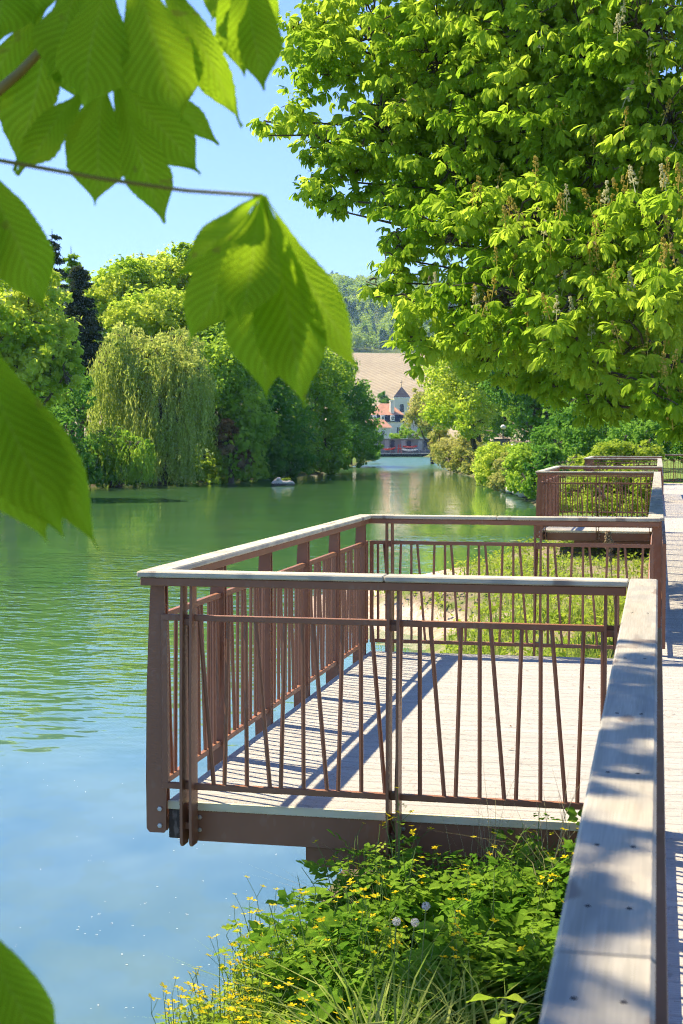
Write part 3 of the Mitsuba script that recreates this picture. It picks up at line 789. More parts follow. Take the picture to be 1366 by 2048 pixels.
def clumped(ells, n, size, rng, clump=0.28, per=34, shell=0.35, flat=0.75):
    """Leaf faces gathered in clumps through the volume of some ellipsoids (centre, radii along right/forward/up)."""
    vol = np.array([e[1][0] * e[1][2] + e[1][1] * e[1][2] * .5 for e in ells]); vol = vol / vol.sum()
    pos, out = [], []
    FW = np.array([VD[0], VD[1], 0])
    for (c, r), w in zip(ells, vol):
        m = max(3, int(n * w / per))
        u = rng.normal(size=(m, 3)); u /= np.linalg.norm(u, axis=1, keepdims=True)
        k = (rng.uniform(0, 1, m) ** shell)[:, None] * u
        rad = clump * r.mean() * rng.uniform(.6, 1.35, m)
        g = rng.normal(size=(m, per, 3)); g /= np.linalg.norm(g, axis=2, keepdims=True)
        g *= (rng.uniform(0, 1, (m, per, 1)) ** .45)
        q = (k * r)[:, None] + g * rad[:, None, None] * np.array([1, 1, flat])
        pos.append((c + q[..., :1] * RIGHT + q[..., 1:2] * FW + q[..., 2:] * np.array([0, 0, 1.0])).reshape(-1, 3))
        o = g * 0.8 + k[:, None] * .5
        out.append((o[..., :1] * RIGHT + o[..., 1:2] * FW + o[..., 2:] * np.array([0, 0, 1.0])).reshape(-1, 3))
    pos, out = np.vstack(pos), np.vstack(out)
    N = len(pos)
    nz = out + np.array([0, 0, .45]) + rng.normal(0, .55, (N, 3)); nz /= np.linalg.norm(nz, axis=1, keepdims=True)
    t = rng.normal(size=(N, 3)); x = np.cross(t, nz); x /= np.linalg.norm(x, axis=1, keepdims=True); y = np.cross(nz, x)
    R = np.stack([x, y, nz], -1)
    return stamp(*RHOMB, R, pos, size * rng.uniform(.6, 1.3, N))


def px_ells(lst):
    return [ell_from_px(*e) for e in lst]


def gz(p):
    return float(ground_z(p[0], p[1]))


def broadleaf(name, label, lst, n, size, mat, base_px, base_depth, seed, group=None, cat='tree', trunk_r=0.25, **kw):
    rng = np.random.default_rng(seed)
    k = thing(name, label, cat, group)
    E = px_ells(lst)
    b = at(base_px, 900, base_depth); b[2] = gz(b) - 0.2
    top = E[0][0]
    mb = MB()
    tube(mb, [b, b * .6 + top * .4 + [.15, 0, 0], top], [trunk_r, trunk_r * .75, trunk_r * .3], 8)
    put('trunk', mb, 'bark', k, smooth=True)
    mb = MB(); lo = b + [0, 0, max(1.0, .3 * (top[2] - b[2]))]
    for c, r in E:
        tube(mb, curve(lo, c, .3, 6, .15, rng), np.linspace(trunk_r * .55, .04, 6), 5)
        for _ in range(5):
            g = rng.normal(size=3); g /= np.linalg.norm(g)
            tube(mb, curve(c, c + g * r.mean() * .85, .1, 4, .1, rng), [.07, .05, .035, .02], 4)
    put('limb', mb, 'bark', k)
    put('crown', clumped(E, n, size, rng, **kw), mat, k, kind='stuff')
    return k


broadleaf('maple_tree', 'bright green maple at the left edge with dark limbs showing through', [(30, 640, 120, 90, 72, 3), (100, 700, 75, 60, 71, 2), (40, 740, 110, 60, 71, 3), (60, 580, 60, 50, 72, 2), (130, 750, 48, 32, 70, 1.2), (-90, 680, 110, 120, 72, 3), (60, 790, 70, 26, 71, 2)],
          17000, .33, 'young_leaf', 10, 74, 1, trunk_r=.3, clump=.2)
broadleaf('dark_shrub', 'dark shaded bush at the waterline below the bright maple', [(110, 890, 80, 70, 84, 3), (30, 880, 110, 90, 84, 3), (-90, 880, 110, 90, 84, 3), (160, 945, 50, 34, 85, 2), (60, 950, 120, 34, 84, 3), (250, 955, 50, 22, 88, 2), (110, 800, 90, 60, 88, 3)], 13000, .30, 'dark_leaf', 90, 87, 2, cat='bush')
broadleaf('chestnut_tree', 'sunlit yellow green tree crown directly above the willow', [(330, 625, 100, 46, 104, 4), (270, 640, 60, 40, 103, 3), (400, 640, 60, 60, 104, 3)], 13000, .36, 'young_leaf', 340, 106, 3, clump=.24)
broadleaf('rear_tree', 'light green rounded tree on the skyline right of the conifer', [(230, 575, 60, 52, 116, 4), (265, 560, 46, 40, 116, 3), (215, 620, 50, 50, 116, 3)], 9500, .36, 'young_leaf', 240, 118, 4, 'trees on the left skyline')
broadleaf('rear_tree', 'tallest light green skyline tree left of the large hanging leaf', [(300, 560, 58, 48, 118, 4), (350, 555, 50, 60, 119, 3), (280, 545, 26, 30, 117, 2), (395, 540, 50, 50, 119, 3), (370, 510, 22, 20, 118, 1.2)], 12000, .36, 'young_leaf', 330, 120, 5, 'trees on the left skyline')
broadleaf('rear_tree', 'skyline tree hidden behind the large hanging leaf', [(450, 590, 70, 80, 116, 4), (520, 640, 70, 70, 118, 4)], 9000, .36, 'young_leaf', 470, 120, 6, 'trees on the left skyline')
broadleaf('rear_tree', 'dark tree mass behind the willow and the maple', [(120, 720, 100, 110, 118, 4), (210, 770, 80, 110, 116, 4), (330, 800, 120, 110, 114, 4), (20, 760, 120, 120, 112, 4), (420, 700, 70, 80, 116, 4)], 14000, .5, 'mid_leaf', 200, 118, 7, 'trees on the left skyline')
for i, (lab, lst, bp, bd) in enumerate([
    ('dark green tree right behind the willow at the waterline', [(440, 720, 70, 70, 100, 4), (430, 810, 60, 80, 98, 3), (450, 900, 70, 56, 97, 3), (490, 830, 60, 100, 100, 3), (430, 944, 60, 26, 96, 2), (360, 950, 60, 22, 95, 2), (480, 940, 50, 28, 99, 2)], 450, 100),
    ('dark green tree above the small rock islet', [(540, 740, 70, 80, 108, 4), (550, 850, 80, 80, 106, 4), (520, 910, 60, 40, 104, 3), (580, 928, 50, 26, 108, 2), (530, 934, 50, 26, 106, 2)], 540, 108),
    ('tall dark tree whose top reaches the forested hill', [(640, 740, 70, 60, 122, 4), (620, 820, 70, 90, 120, 4), (650, 880, 60, 50, 120, 3), (600, 905, 60, 40, 116, 3), (650, 925, 50, 24, 119, 2)], 640, 124),
    ('last dark tree of the left bank, beside the red roofed house', [(700, 800, 52, 50, 150, 4), (720, 860, 46, 48, 152, 4), (690, 880, 60, 36, 146, 3), (745, 885, 20, 30, 154, 2), (672, 750, 40, 44, 148, 3), (700, 915, 60, 20, 148, 2), (750, 908, 16, 12, 170, 2)], 700, 155)]):
    broadleaf('waterside_tree', lab, lst, 15000, .34, ('mid_leaf', 'dark_leaf', 'mid_leaf', 'dark_leaf')[i], bp, bd, 20 + i, 'dark trees along the left bank')
broadleaf('brown_shrub', 'brownish shaded shrub at the waterline right of the willow', [(455, 880, 22, 44, 95, 1.5), (480, 920, 30, 24, 96, 1.5)], 2600, .26, 'brown_leaf', 460, 95, 31, cat='bush')

# conifers
def conifer(label, px, top, bot, depth, wpx, n, mat, seed, sparse=1.0):
    rng = np.random.default_rng(seed)
    k = thing('conifer_tree', label, 'tree')
    a, b = at(px, top, depth), at(px, bot, depth); b[2] = min(b[2], gz(b))
    mb = MB(); tube(mb, [b, (a + b) / 2, a], [.28, .16, .02], 7); put('trunk', mb, 'bark', k, smooth=True)
    H = a[2] - at(px, bot, depth)[2]; W = wpx * depth / F
    mb, pos, R, s = MB(), [], [], []
    nb = int(90 * sparse)
    for i in range(nb):
        t = rng.uniform(.02, 1) ** .8
        g = rng.uniform(0, 6.28); L = W * (t ** .85) * rng.uniform(.5, 1.15) + .35
        z = a[2] - t * H
        q = np.array([math.cos(g), math.sin(g), 0])
        base = np.array([a[0], a[1], z]); tip = base + q * L + [0, 0, -.22 * L + .08 * L]
        tube(mb, curve(base, tip, -.06 * L, 4), [.035, .025, .018, .01], 4)
        m = int(n / nb)
        tt = rng.uniform(.1, 1, m)[:, None]
        P = base + (tip - base) * tt + rng.normal(0, .11, (m, 3)) * [1, 1, .5] + [0, 0, -.08]
        pos.append(P); R.append(rot_between(g + rng.normal(0, .7, m), .5 + rng.normal(0, .4, m), rng.normal(0, .5, m))); s.append(rng.uniform(.25, .6, m))
    put('branch', mb, 'bark', k)
    v = RHOMB[0] * [1, .45, 1]
    put('crown', stamp(v, RHOMB[1], np.concatenate(R), np.vstack(pos), np.concatenate(s)), mat, k, kind='stuff')


conifer('dark narrow conifer standing behind the bright maple', 160, 524, 760, 98, 46, 15000, 'needle', 41, 1.5)
conifer('thin sparse conifer with feathery top, tallest on the left skyline', 104, 458, 760, 106, 58, 7000, 'needle', 42, 1.3)
conifer('second sparse conifer between the tall thin one and the dark one', 142, 492, 760, 112, 60, 6000, 'mid_leaf', 43, 1.2)


def willow(label, domes, n_str, seed, mat='willow_leaf', bottom=WZ + .15):
    rng = np.random.default_rng(seed)
    k = thing('weeping_willow', label, 'tree')
    E = px_ells(domes)
    c0 = E[0][0]; b = c0.copy(); b[2] = gz(b) - .2
    if b[2] < WZ: b[2] = WZ - .5
    mb = MB(); tube(mb, [b, (b + c0) / 2 + [.3, 0, 0], c0], [.4, .3, .12], 8)
    put('trunk', mb, 'bark', k, smooth=True)
    mb, pos, R, s = MB(), [], [], []
    for c, r in E:
        tube(mb, curve((b + c0) / 2, c, .4, 6, .2, rng), np.linspace(.16, .05, 6), 5)
        m = int(n_str * r[0] * r[2] / sum(e[1][0] * e[1][2] for e in E))
        for _ in range(m):
            u = rng.normal(size=3); u[2] = abs(u[2]) * .8; u /= np.linalg.norm(u)
            u *= rng.uniform(.55, 1.0)
            top = c + u[0] * r[0] * RIGHT + u[1] * r[1] * np.array([VD[0], VD[1], 0]) + [0, 0, u[2] * r[2]]
            L = min(rng.uniform(.35, 1.05) * (2.6 * r[2]), top[2] - bottom - rng.uniform(0, .5))
            if L < .5: continue
            tube(mb, curve(c + [0, 0, r[2] * .2], top, .5, 4), [.05, .035, .025, .012], 4) if rng.random() < .10 else None
            q = int(L / .13)
            t = np.linspace(0, 1, q)
            o = (u[0] * RIGHT + u[1] * np.array([VD[0], VD[1], 0])) * .5
            P = top + o * (np.sqrt(t) * .6)[:, None] + np.stack([.10 * np.sin(t * 5 + u[0] * 9), .1 * np.cos(t * 4 + u[1] * 9), -t * L], 1) + rng.normal(0, .06, (q, 3))
            pos.append(P); R.append(rot_between(rng.uniform(0, 6.28, q), rng.normal(1.25, .3, q), rng.normal(0, .6, q))); s.append(rng.uniform(.22, .42, q))
    put('limb', mb, 'bark', k)
    cr = MB().add(*stamp(RHOMB[0] * [1, .34, 1], RHOMB[1], np.concatenate(R), np.vstack(pos), np.concatenate(s)))
    cr.add(*clumped([(c + [0, 0, .1], r * [.95, .95, .9]) for c, r in E[:4]], n_str * 9, .22, rng, clump=.16, per=22, shell=.2))
    put('crown', cr, mat, k, kind='stuff')


willow('large yellow green weeping willow trailing down to the water', [(320, 740, 90, 70, 93, 3.5), (250, 700, 44, 60, 93, 2.5), (380, 760, 46, 60, 92, 2.5), (350, 700, 60, 46, 94, 2.5), (330, 860, 66, 80, 91, 2), (215, 760, 34, 80, 93, 2)], 1000, 51)
willow('small low grey green willow in front of the large willow', [(225, 905, 62, 56, 88, 2.2), (190, 930, 40, 30, 88, 1.8), (270, 910, 40, 40, 87, 1.6)], 420, 52, 'mid_leaf')

# right bank
for i, (lab, lst, bp, bd, mat, n) in enumerate([
    ('sunlit chestnut tree leaning over the river beside the far house', [(905, 760, 62, 62, 122, 4), (930, 690, 60, 50, 120, 4), (890, 820, 50, 40, 120, 3), (950, 800, 50, 60, 118, 3), (940, 850, 30, 26, 116, 2)], 960, 122, 'young_leaf', 15000),
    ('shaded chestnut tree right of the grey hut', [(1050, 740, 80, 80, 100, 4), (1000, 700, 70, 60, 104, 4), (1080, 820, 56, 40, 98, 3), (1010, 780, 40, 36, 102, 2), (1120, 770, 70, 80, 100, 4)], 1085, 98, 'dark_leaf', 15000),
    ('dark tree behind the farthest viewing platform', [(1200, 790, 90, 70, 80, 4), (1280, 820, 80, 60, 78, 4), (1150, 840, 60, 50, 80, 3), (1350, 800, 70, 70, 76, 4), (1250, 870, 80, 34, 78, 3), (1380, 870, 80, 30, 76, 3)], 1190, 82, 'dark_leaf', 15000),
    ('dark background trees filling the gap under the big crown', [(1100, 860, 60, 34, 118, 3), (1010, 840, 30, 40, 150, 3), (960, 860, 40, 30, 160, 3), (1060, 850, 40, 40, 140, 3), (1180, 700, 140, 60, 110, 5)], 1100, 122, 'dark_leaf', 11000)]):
    broadleaf('bank_tree', lab, lst, n, .30, mat, bp, bd, 60 + i, 'trees along the right bank')
broadleaf('blossoming_tree', 'small pale yellow tree with bare limbs before the church', [(850, 815, 36, 34, 168, 2.5), (826, 835, 26, 16, 168, 2), (870, 850, 30, 26, 166, 2), (836, 795, 14, 20, 170, 1)], 3800, .30, 'pale_leaf', 866, 166, 71, clump=.34)
broadleaf('waterside_bush', 'pale olive bush at the water before the grey quay hut', [(895, 905, 32, 30, 132, 2), (925, 918, 38, 22, 124, 2), (880, 885, 22, 32, 145, 2), (950, 925, 24, 22, 115, 2), (935, 890, 30, 30, 130, 2)], 9000, .26, 'pale_leaf', 900, 127, 72, 'bushes on the right bank', 'bush', .08)
broadleaf('waterside_bush', 'rounded light green bush on the bank left of the middle platform', [(985, 930, 36, 42, 88, 1.6), (1000, 912, 44, 28, 90, 1.6), (966, 945, 18, 24, 90, 1)], 9000, .19, 'young_leaf', 990, 88, 73, 'bushes on the right bank', 'bush', .08)
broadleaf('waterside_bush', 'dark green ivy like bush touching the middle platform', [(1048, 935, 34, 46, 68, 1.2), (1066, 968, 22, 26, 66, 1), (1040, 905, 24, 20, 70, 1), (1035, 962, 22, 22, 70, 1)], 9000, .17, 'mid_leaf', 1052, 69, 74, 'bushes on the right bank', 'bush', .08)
broadleaf('waterside_bush', 'yellowish low bush between the round bush and the ivy', [(1015, 945, 26, 36, 78, 1), (1035, 915, 30, 18, 80, 1.2), (1000, 962, 24, 16, 82, 1)], 6500, .17, 'pale_leaf', 1022, 79, 75, 'bushes on the right bank', 'bush', .08)
broadleaf('sunlit_shrub', 'bright green shrub rising behind the farthest platform railing', [(1240, 905, 50, 22, 56, 1.2), (1210, 925, 40, 26, 56, 1), (1290, 905, 34, 18, 55, 1), (1165, 935, 30, 26, 57, 1)], 9000, .13, 'bright_herb', 1240, 57, 76, 'sunlit shrubs beside the boardwalk', 'bush', .05)
broadleaf('sunlit_shrub', 'bright shrub seen through the bars of the middle platform', [(1170, 985, 46, 38, 41, .8), (1240, 975, 50, 44, 41, .8), (1290, 985, 30, 40, 40, .6), (1130, 1000, 24, 24, 41, .6), (1200, 1010, 90, 16, 39, .6)], 12000, .10, 'bright_herb', 1220, 42, 77, 'sunlit shrubs beside the boardwalk', 'bush', .05)

broadleaf('hedge', 'dense green hedge closing the bank behind the two farther platforms', [(1110, 888, 60, 36, 85, 1.6), (1200, 880, 80, 42, 72, 1.6), (1300, 880, 80, 42, 68, 1.6), (1090, 930, 40, 40, 66, 1.2), (1390, 880, 60, 46, 66, 1.5)], 15000, .2, 'dark_leaf', 1200, 74, 78, None, 'hedge', .08)
broadleaf('bank_tree', 'sunlit tree behind the hut filling the gap over the bank', [(990, 800, 50, 50, 150, 3), (1060, 800, 60, 50, 140, 3), (1120, 820, 60, 50, 130, 3), (1240, 780, 110, 60, 100, 4), (1330, 760, 90, 70, 95, 4), (1000, 850, 60, 18, 160, 3)], 15000, .34, 'mid_leaf', 1100, 140, 79, 'trees along the right bank')

# forest on the far hill
rng = np.random.default_rng(81)
def hill_tree(pine, seed):
    r = np.random.default_rng(seed); n = 110
    u = r.normal(size=(n, 3)); u[:, 2] = u[:, 2] * .9 + .15; u /= np.linalg.norm(u, axis=1, keepdims=True)
    if pine:
        t = r.uniform(0, 1, n); rad = 2.9 * (1 - t) ** .8 + .3
        p = np.stack([u[:, 0] * rad, u[:, 1] * rad, 2 + t * 11], 1); s = 1.5
    else:
        bump = 1 + .35 * np.sin(u[:, 0] * 4 + seed) * np.sin(u[:, 1] * 4) ; p = u * bump[:, None] * np.array([4.6, 4.6, 4.2]) * (r.uniform(.5, 1, n) ** .3)[:, None] + [0, 0, 7]; s = 2.0
    nz = u + [0, 0, .4] + r.normal(0, .4, (n, 3)); nz /= np.linalg.norm(nz, axis=1, keepdims=True)
    x = np.cross(r.normal(size=(n, 3)), nz); x /= np.linalg.norm(x, axis=1, keepdims=True)
    return stamp(*RHOMB, np.stack([x, np.cross(nz, x), nz], -1), p, s * r.uniform(.7, 1.4, n))


for pine, nm, mat in ((0, 'forest', 'wood_far'), (1, 'pine_forest', 'pine_far')):
    temps = [hill_tree(pine, 90 + i) for i in range(5)]
    s, q = rng.uniform(-190, 330, 2600), rng.uniform(945, 1500, 2600)
    mixv = meshkit.fbm(np.stack([s / 60, q / 45, 0 * s], 1), 3, 12) + rng.normal(0, .07, len(s)) - 0.10 * np.clip((1180 - q) / 220, -1, 1)
    ok = (mixv < .52) if pine else (mixv >= .47)
    s, q = s[ok], q[ok]
    P = np.stack([s * VS[0] + q * VD[0], s * VS[1] + q * VD[1], hill_z(s, q) - .5], 1)
    mb = MB(); kk = rng.integers(0, 5, len(P))
    for i in range(5):
        m = kk == i
        mb.add(*stamp(*temps[i], rot_between(rng.uniform(0, 6.28, m.sum()), 0.0), P[m], rng.uniform(.7, 1.2, m.sum())))
    put(nm, mb, mat, kind='stuff', label='far wooded hillside of pale green broadleaf trees' if not pine else 'dark bluish pines among the far hillside wood')


# ------------------------------------------------------------------ village at the end of the river
def frame_at(px, depth, z, turn=0.0):
    """Local axes for a building: origin on the ground, x across the view, y away."""
    o = at(px, 880, depth); o[2] = z
    a = YAW + turn
    M = np.eye(4); M[:3, 0] = [math.cos(a), math.sin(a), 0]; M[:3, 1] = [-math.sin(a), math.cos(a), 0]; M[:3, 3] = o
    return M


def placed(mb, M):
    v, f = mb.mesh()
    return v @ M[:3, :3].T + M[:3, 3], f


def gable(mb, x0, x1, y0, y1, z0, z1, hip=0.0, over=0.3):
    xm0, xm1, ym = x0 + hip, x1 - hip, (y0 + y1) / 2
    v = [[x0 - over, y0 - over, z0], [x1 + over, y0 - over, z0], [x1 + over, y1 + over, z0], [x0 - over, y1 + over, z0], [xm0, ym, z1], [xm1, ym, z1]]
    return mb.add(v, [[0, 1, 5], [0, 5, 4], [2, 3, 4], [2, 4, 5], [0, 4, 3], [1, 2, 5], [0, 2, 1], [0, 3, 2]])


def window(parent, M, x, z, w, h, y, frame='white_paint', arch=False):
    t = 0.12
    mb = MB()
    bx(mb, x - w / 2 - t, x - w / 2, y - .12, y + .05, z, z + h); bx(mb, x + w / 2, x + w / 2 + t, y - .12, y + .05, z, z + h)
    bx(mb, x - w / 2 - t, x + w / 2 + t, y - .12, y + .05, z + h, z + h + t); bx(mb, x - w / 2 - t, x + w / 2 + t, y - .16, y + .05, z - t, z)
    if not arch: bx(mb, x - .03, x + .03, y - .08, y + .02, z, z + h)
    k = put('window', placed(mb, M), frame, parent)
    mb = MB(); bx(mb, x - w / 2, x + w / 2, y - .03, y + .03, z, z + h); put('pane', placed(mb, M), 'dark_glass', k)


# church: tower with pyramid spire
ch = thing('church', 'pale church tower with dark slate pyramid spire and cross', 'church')
M = frame_at(803, 385, -0.5)
s = 385 / F
zt = at(803, 797, 385)[2] + .5; za = at(803, 773, 385)[2] + .5
mb = MB(); bx(mb, -1.95, 1.95, -1.95, 1.95, 0, zt); put('wall', placed(mb, M), 'render_wall', ch)
mb = MB(); bx(mb, -2.12, 2.12, -2.12, 2.12, zt, zt + .25); put('cornice', placed(mb, M), 'white_paint', ch)
mb = MB(); mb.add([[-2.2, -2.2, zt + .25], [2.2, -2.2, zt + .25], [2.2, 2.2, zt + .25], [-2.2, 2.2, zt + .25], [0, 0, za]], [[0, 1, 4], [1, 2, 4], [2, 3, 4], [3, 0, 4], [0, 2, 1], [0, 3, 2]])
rf = put('spire', placed(mb, M), 'slate', ch)
mb = MB(); tube(mb, [[0, 0, za - .1], [0, 0, za + 1.5]], .06, 6); beam(mb, [-.35, 0, za + 1.0], [.35, 0, za + 1.0], .08, .08); put('cross', placed(mb, M), 'rubber', rf)
mb = MB()
g = np.linspace(0, np.pi, 11); w = .55
ring = [(w * math.cos(a), zt - 2.0 + w * math.sin(a)) for a in g] + [(-w, zt - 3.6), (w, zt - 3.6)]
nn = len(ring)
v = [[x, -1.97, z] for x, z in ring] + [[x, -1.90, z] for x, z in ring] + [[0, -1.97, zt - 2.6]]
mb.add(v, [[i, (i + 1) % nn, 2 * nn] for i in range(nn)] + [[i, i + nn, (i + 1) % nn] for i in range(nn)] + [[(i + 1) % nn, i + nn, (i + 1) % nn + nn] for i in range(nn)])
op = put('belfry_opening', placed(mb, M), 'dark_glass', ch)
mb = MB()
for j in range(4): beam(mb, [-.5, -2.02, zt - 3.3 + j * .35], [.5, -2.02, zt - 3.3 + j * .35], .06, .10)
put('louvre', placed(mb, M), 'slate', op)
mb = MB(); bx(mb, -1.0, 9.0, 1.5, 9.0, 0, zt - 4.2); put('nave_wall', placed(mb, M), 'render_wall', ch)
mb = MB(); gable(mb, -1.0, 9.0, 1.5, 9.0, zt - 4.2, zt - 1.2); put('nave_roof', placed(mb, M), 'roof_tile', ch)

ho = thing('house', 'mansard house with red tiled roof, dark slate band and white dormers', 'house')
M = frame_at(775, 300, -0.5, .15); s = 300 / F
z0 = at(775, 844, 300)[2] + .5; z1 = at(775, 830, 300)[2] + .5; z2 = at(775, 806, 300)[2] + .5
mb = MB(); bx(mb, -3.2, 3.6, 0, 8, 0, z0); put('wall', placed(mb, M), 'render_wall', ho)
mb = MB(); mb.add([[-3.4, -.2, z0], [3.8, -.2, z0], [3.8, 8.2, z0], [-3.4, 8.2, z0], [-3.1, .5, z1], [3.5, .5, z1], [3.5, 7.5, z1], [-3.1, 7.5, z1]], [[0, 1, 5], [0, 5, 4], [1, 2, 6], [1, 6, 5], [2, 3, 7], [2, 7, 6], [3, 0, 4], [3, 4, 7], [4, 5, 6], [4, 6, 7], [0, 2, 1], [0, 3, 2]])
put('mansard', placed(mb, M), 'slate', ho)
mb = MB(); gable(mb, -3.1, 3.5, .5, 7.5, z1 + .004, z2, 2.2, .15); rf = put('roof', placed(mb, M), 'roof_tile', ho)
mb = MB(); bx(mb, .75, 1.55, .9, 1.7, z1, z2 + .4); bx(mb, .68, 1.62, .83, 1.77, z2 + .4, z2 + .6); put('chimney', placed(mb, M), 'render_wall', rf)
for x in (-2.6, -1.0, 1.0):
    mb = MB(); bx(mb, x - .42, x + .42, -.12, 1.0, z0 + .15, z1 - .1); put('dormer', placed(mb, M), 'white_paint', ho)
    window(ho, M, x, z0 + .35, .46, .75, -.14)
for x in (-1.9, .2, 2.2):
    window(ho, M, x, z0 - 2.3, .7, 1.3, -.02)
lh = thing('house', 'low house with brown roof half hidden behind the last dark tree', 'house')
M = frame_at(758, 270, -0.5, .5)
z0 = at(758, 855, 270)[2] + .5; z1 = at(758, 838, 270)[2] + .5
mb = MB(); bx(mb, -3, 2.4, 0, 5, 0, z0); put('wall', placed(mb, M), 'render_wall', lh)
mb = MB(); gable(mb, -3, 2.4, 0, 5, z0, z1); put('roof', placed(mb, M), 'roof_tile', lh)
window(lh, M, .8, z0 - 1.5, .6, .9, -.02)

broadleaf('village_tree', 'dark conifer like tree left of the church tower', [(765, 797, 9, 12, 420, 2), (772, 803, 8, 9, 418, 2), (781, 806, 9, 6, 415, 2)], 1800, .6, 'dark_leaf', 768, 420, 86, cat='tree')
broadleaf('village_bush', 'green bush on the quay below the mansard house', [(796, 872, 18, 10, 240, 2), (812, 862, 12, 14, 245, 2), (830, 870, 16, 10, 242, 2), (850, 862, 14, 14, 240, 2)], 3600, .3, 'mid_leaf', 800, 242, 87, cat='bush')

# quay: a long boarded wall with red boats stored in front, a jetty
qw = thing('boathouse', 'long low grey boathouse wall at the end of the river', 'boathouse')
M = frame_at(818, 232, WZ)
s = 232 / F; q0, q1 = (768 - 818) * s, (868 - 818) * s
ztop = at(818, 879, 232)[2] - WZ
mb = MB(); bx(mb, q0 - 3, q1, 0, 3, -.5, ztop); put('wall', placed(mb, M), 'grey_board', qw)
mb = MB(); bx(mb, q0 - 3.2, q1 + .2, -.3, 3.2, ztop, ztop + .12); put('roof', placed(mb, M), 'grey_board', qw)
for i in range(9):
    x = q0 + (q1 - q0) * (i + .5) / 9
    mb = MB(); bx(mb, x - .32, x + .32, -.03, .01, 1.0, ztop - .15); put('panel', placed(mb, M), ('concrete', 'slate', 'grey_board')[i % 3], qw)
jt = thing('jetty', 'low pale jetty along the water before the boathouse', 'jetty')
mb = MB(); bx(mb, q0 - 4, q1 + 3, -2.6, -.35, .42, .55); put('deck', placed(mb, M), 'concrete', jt)
mb = MB(); bx(mb, q0 - 4, q1 + 3, -2.4, -.4, -.8, .42); put('foundation', placed(mb, M), 'rubber', jt)
mb = MB()
for x in np.arange(q0, q1 + 1.5, .9): tube(mb, [[x, -2.5, .55], [x, -2.5, 1.45]], .025, 5)
beam(mb, [q0 - .5, -2.5, 1.45], [q1 + 1.4, -2.5, 1.45], .04, .04); beam(mb, [q0 - .5, -2.5, 1.0], [q1 + 1.4, -2.5, 1.0], .03, .03)
put('guard_rail', placed(mb, M), 'concrete', jt)


def canoe(label, x, z, L, m, tilt=0.0):
    k = thing('canoe', label, 'canoe', 'red canoes stored before the boathouse')
    n, r = 11, 8
    t = np.linspace(-1, 1, n); v = []
    for a in t:
        w = .34 * (1 - abs(a) ** 2.2) + .02; up = .12 * abs(a) ** 2
        for g in np.linspace(np.pi, 2 * np.pi, r):
            v.append([a * L / 2, w * math.cos(g), up + .30 * (1 - .5 * abs(a) ** 3) * math.sin(g)])
    f = []
    for i in range(n - 1):
        for j in range(r - 1):
            q = i * r + j; f += [[q, q + 1, q + r + 1], [q, q + r + 1, q + r]]
    v = np.array(v); v = np.vstack([v, v * [.95, .88, .92] + [0, 0, .02]]); f = np.array(f); f = np.vstack([f, f[:, ::-1] + n * r])
    c, s_ = math.cos(tilt), math.sin(tilt)
    v = v @ np.array([[c, 0, s_], [0, 1, 0], [-s_, 0, c]]) + [x, -1.1, z]
    put('hull', placed(MB().add(v, f), M), m, k, smooth=40)
    mb = MB(); beam(mb, [x - .3, -1.4, z + .02], [x - .3, -.8, z + .02], .12, .03); beam(mb, [x + .35, -1.4, z + .02], [x + .35, -.8, z + .02], .12, .03); put('seat', placed(mb, M), 'white_paint', k)


canoe('red canoe at the left end of the jetty', q0 + .8, 1.30, 2.0, 'red_paint', .12)
canoe('upper red canoe, right of the middle of the jetty', q0 + 4.0, 1.62, 2.3, 'red_paint')
canoe('lower white and red canoe under the upper one', q0 + 4.0, 1.12, 2.4, 'white_paint')
st = thing('canoe_trestle', 'red trestle standing upright in the middle of the jetty', 'trestle')
mb = MB()
for x in (-.25, .25): beam(mb, [q0 + 2.4 + x, -1.2, .55], [q0 + 2.4 + x * .5, -1.2, 1.95], .10, .14)
beam(mb, [q0 + 2.1, -1.2, 1.3], [q0 + 2.7, -1.2, 1.3], .3, .25); put('frame', placed(mb, M), 'red_paint', st)

# hut, lamp, car on the right bank
hu = thing('hut', 'small dark grey boarded hut with a pale corner post', 'hut')
M2 = frame_at(1003, 118, -0.25, -.15); s = 118 / F
mb = MB(); bx(mb, -.62, .62, 0, 1.6, 0, 1.85)
put('wall', placed(mb, M2), 'grey_board', hu)
mb = MB(); bx(mb, -.7, .7, -.08, 1.7, 1.853, 1.90); put('roof', placed(mb, M2), 'slate', hu)
mb = MB(); bx(mb, -.66, -.50, -.06, .0, 0, 1.62); put('corner_post', placed(mb, M2), 'white_paint', hu)
for i in range(7):
    mb = MB(); bx(mb, -.48 + i * .155, -.34 + i * .155, -.02, -.001, .02, 1.82); put('board', placed(mb, M2), 'grey_board', hu)
la = thing('street_lamp', 'slim street lamp with a white globe above the hut', 'street lamp')
M3 = frame_at(1006, 128, -0.25)
zl = at(1006, 854, 128)[2] + .25
mb = MB(); tube(mb, [[0, 0, 0], [0, 0, zl - .2]], .05, 8); put('pole', placed(mb, M3), 'slate', la, smooth=True)
g = trimesh.creation.icosphere(subdivisions=2, radius=.22); mb = MB().add(g.vertices * [1, 1, .9] + [0, 0, zl], g.faces); put('globe', placed(mb, M3), 'white_paint', la, smooth=True)
ca = thing('parked_car', 'white parked car glimpsed behind the bank bushes', 'car')
M4 = frame_at(1042, 130, -0.25)
prof = [(-2.0, .35), (-2.0, .8), (-1.3, .92), (-.8, 1.42), (.9, 1.45), (1.6, .98), (2.0, .85), (2.0, .35)]
mb = MB(); v = [[x, y, z] for y in (-.8, .8) for x, z in prof]; n8 = 8
cx_ = [[0, 0, 0]]
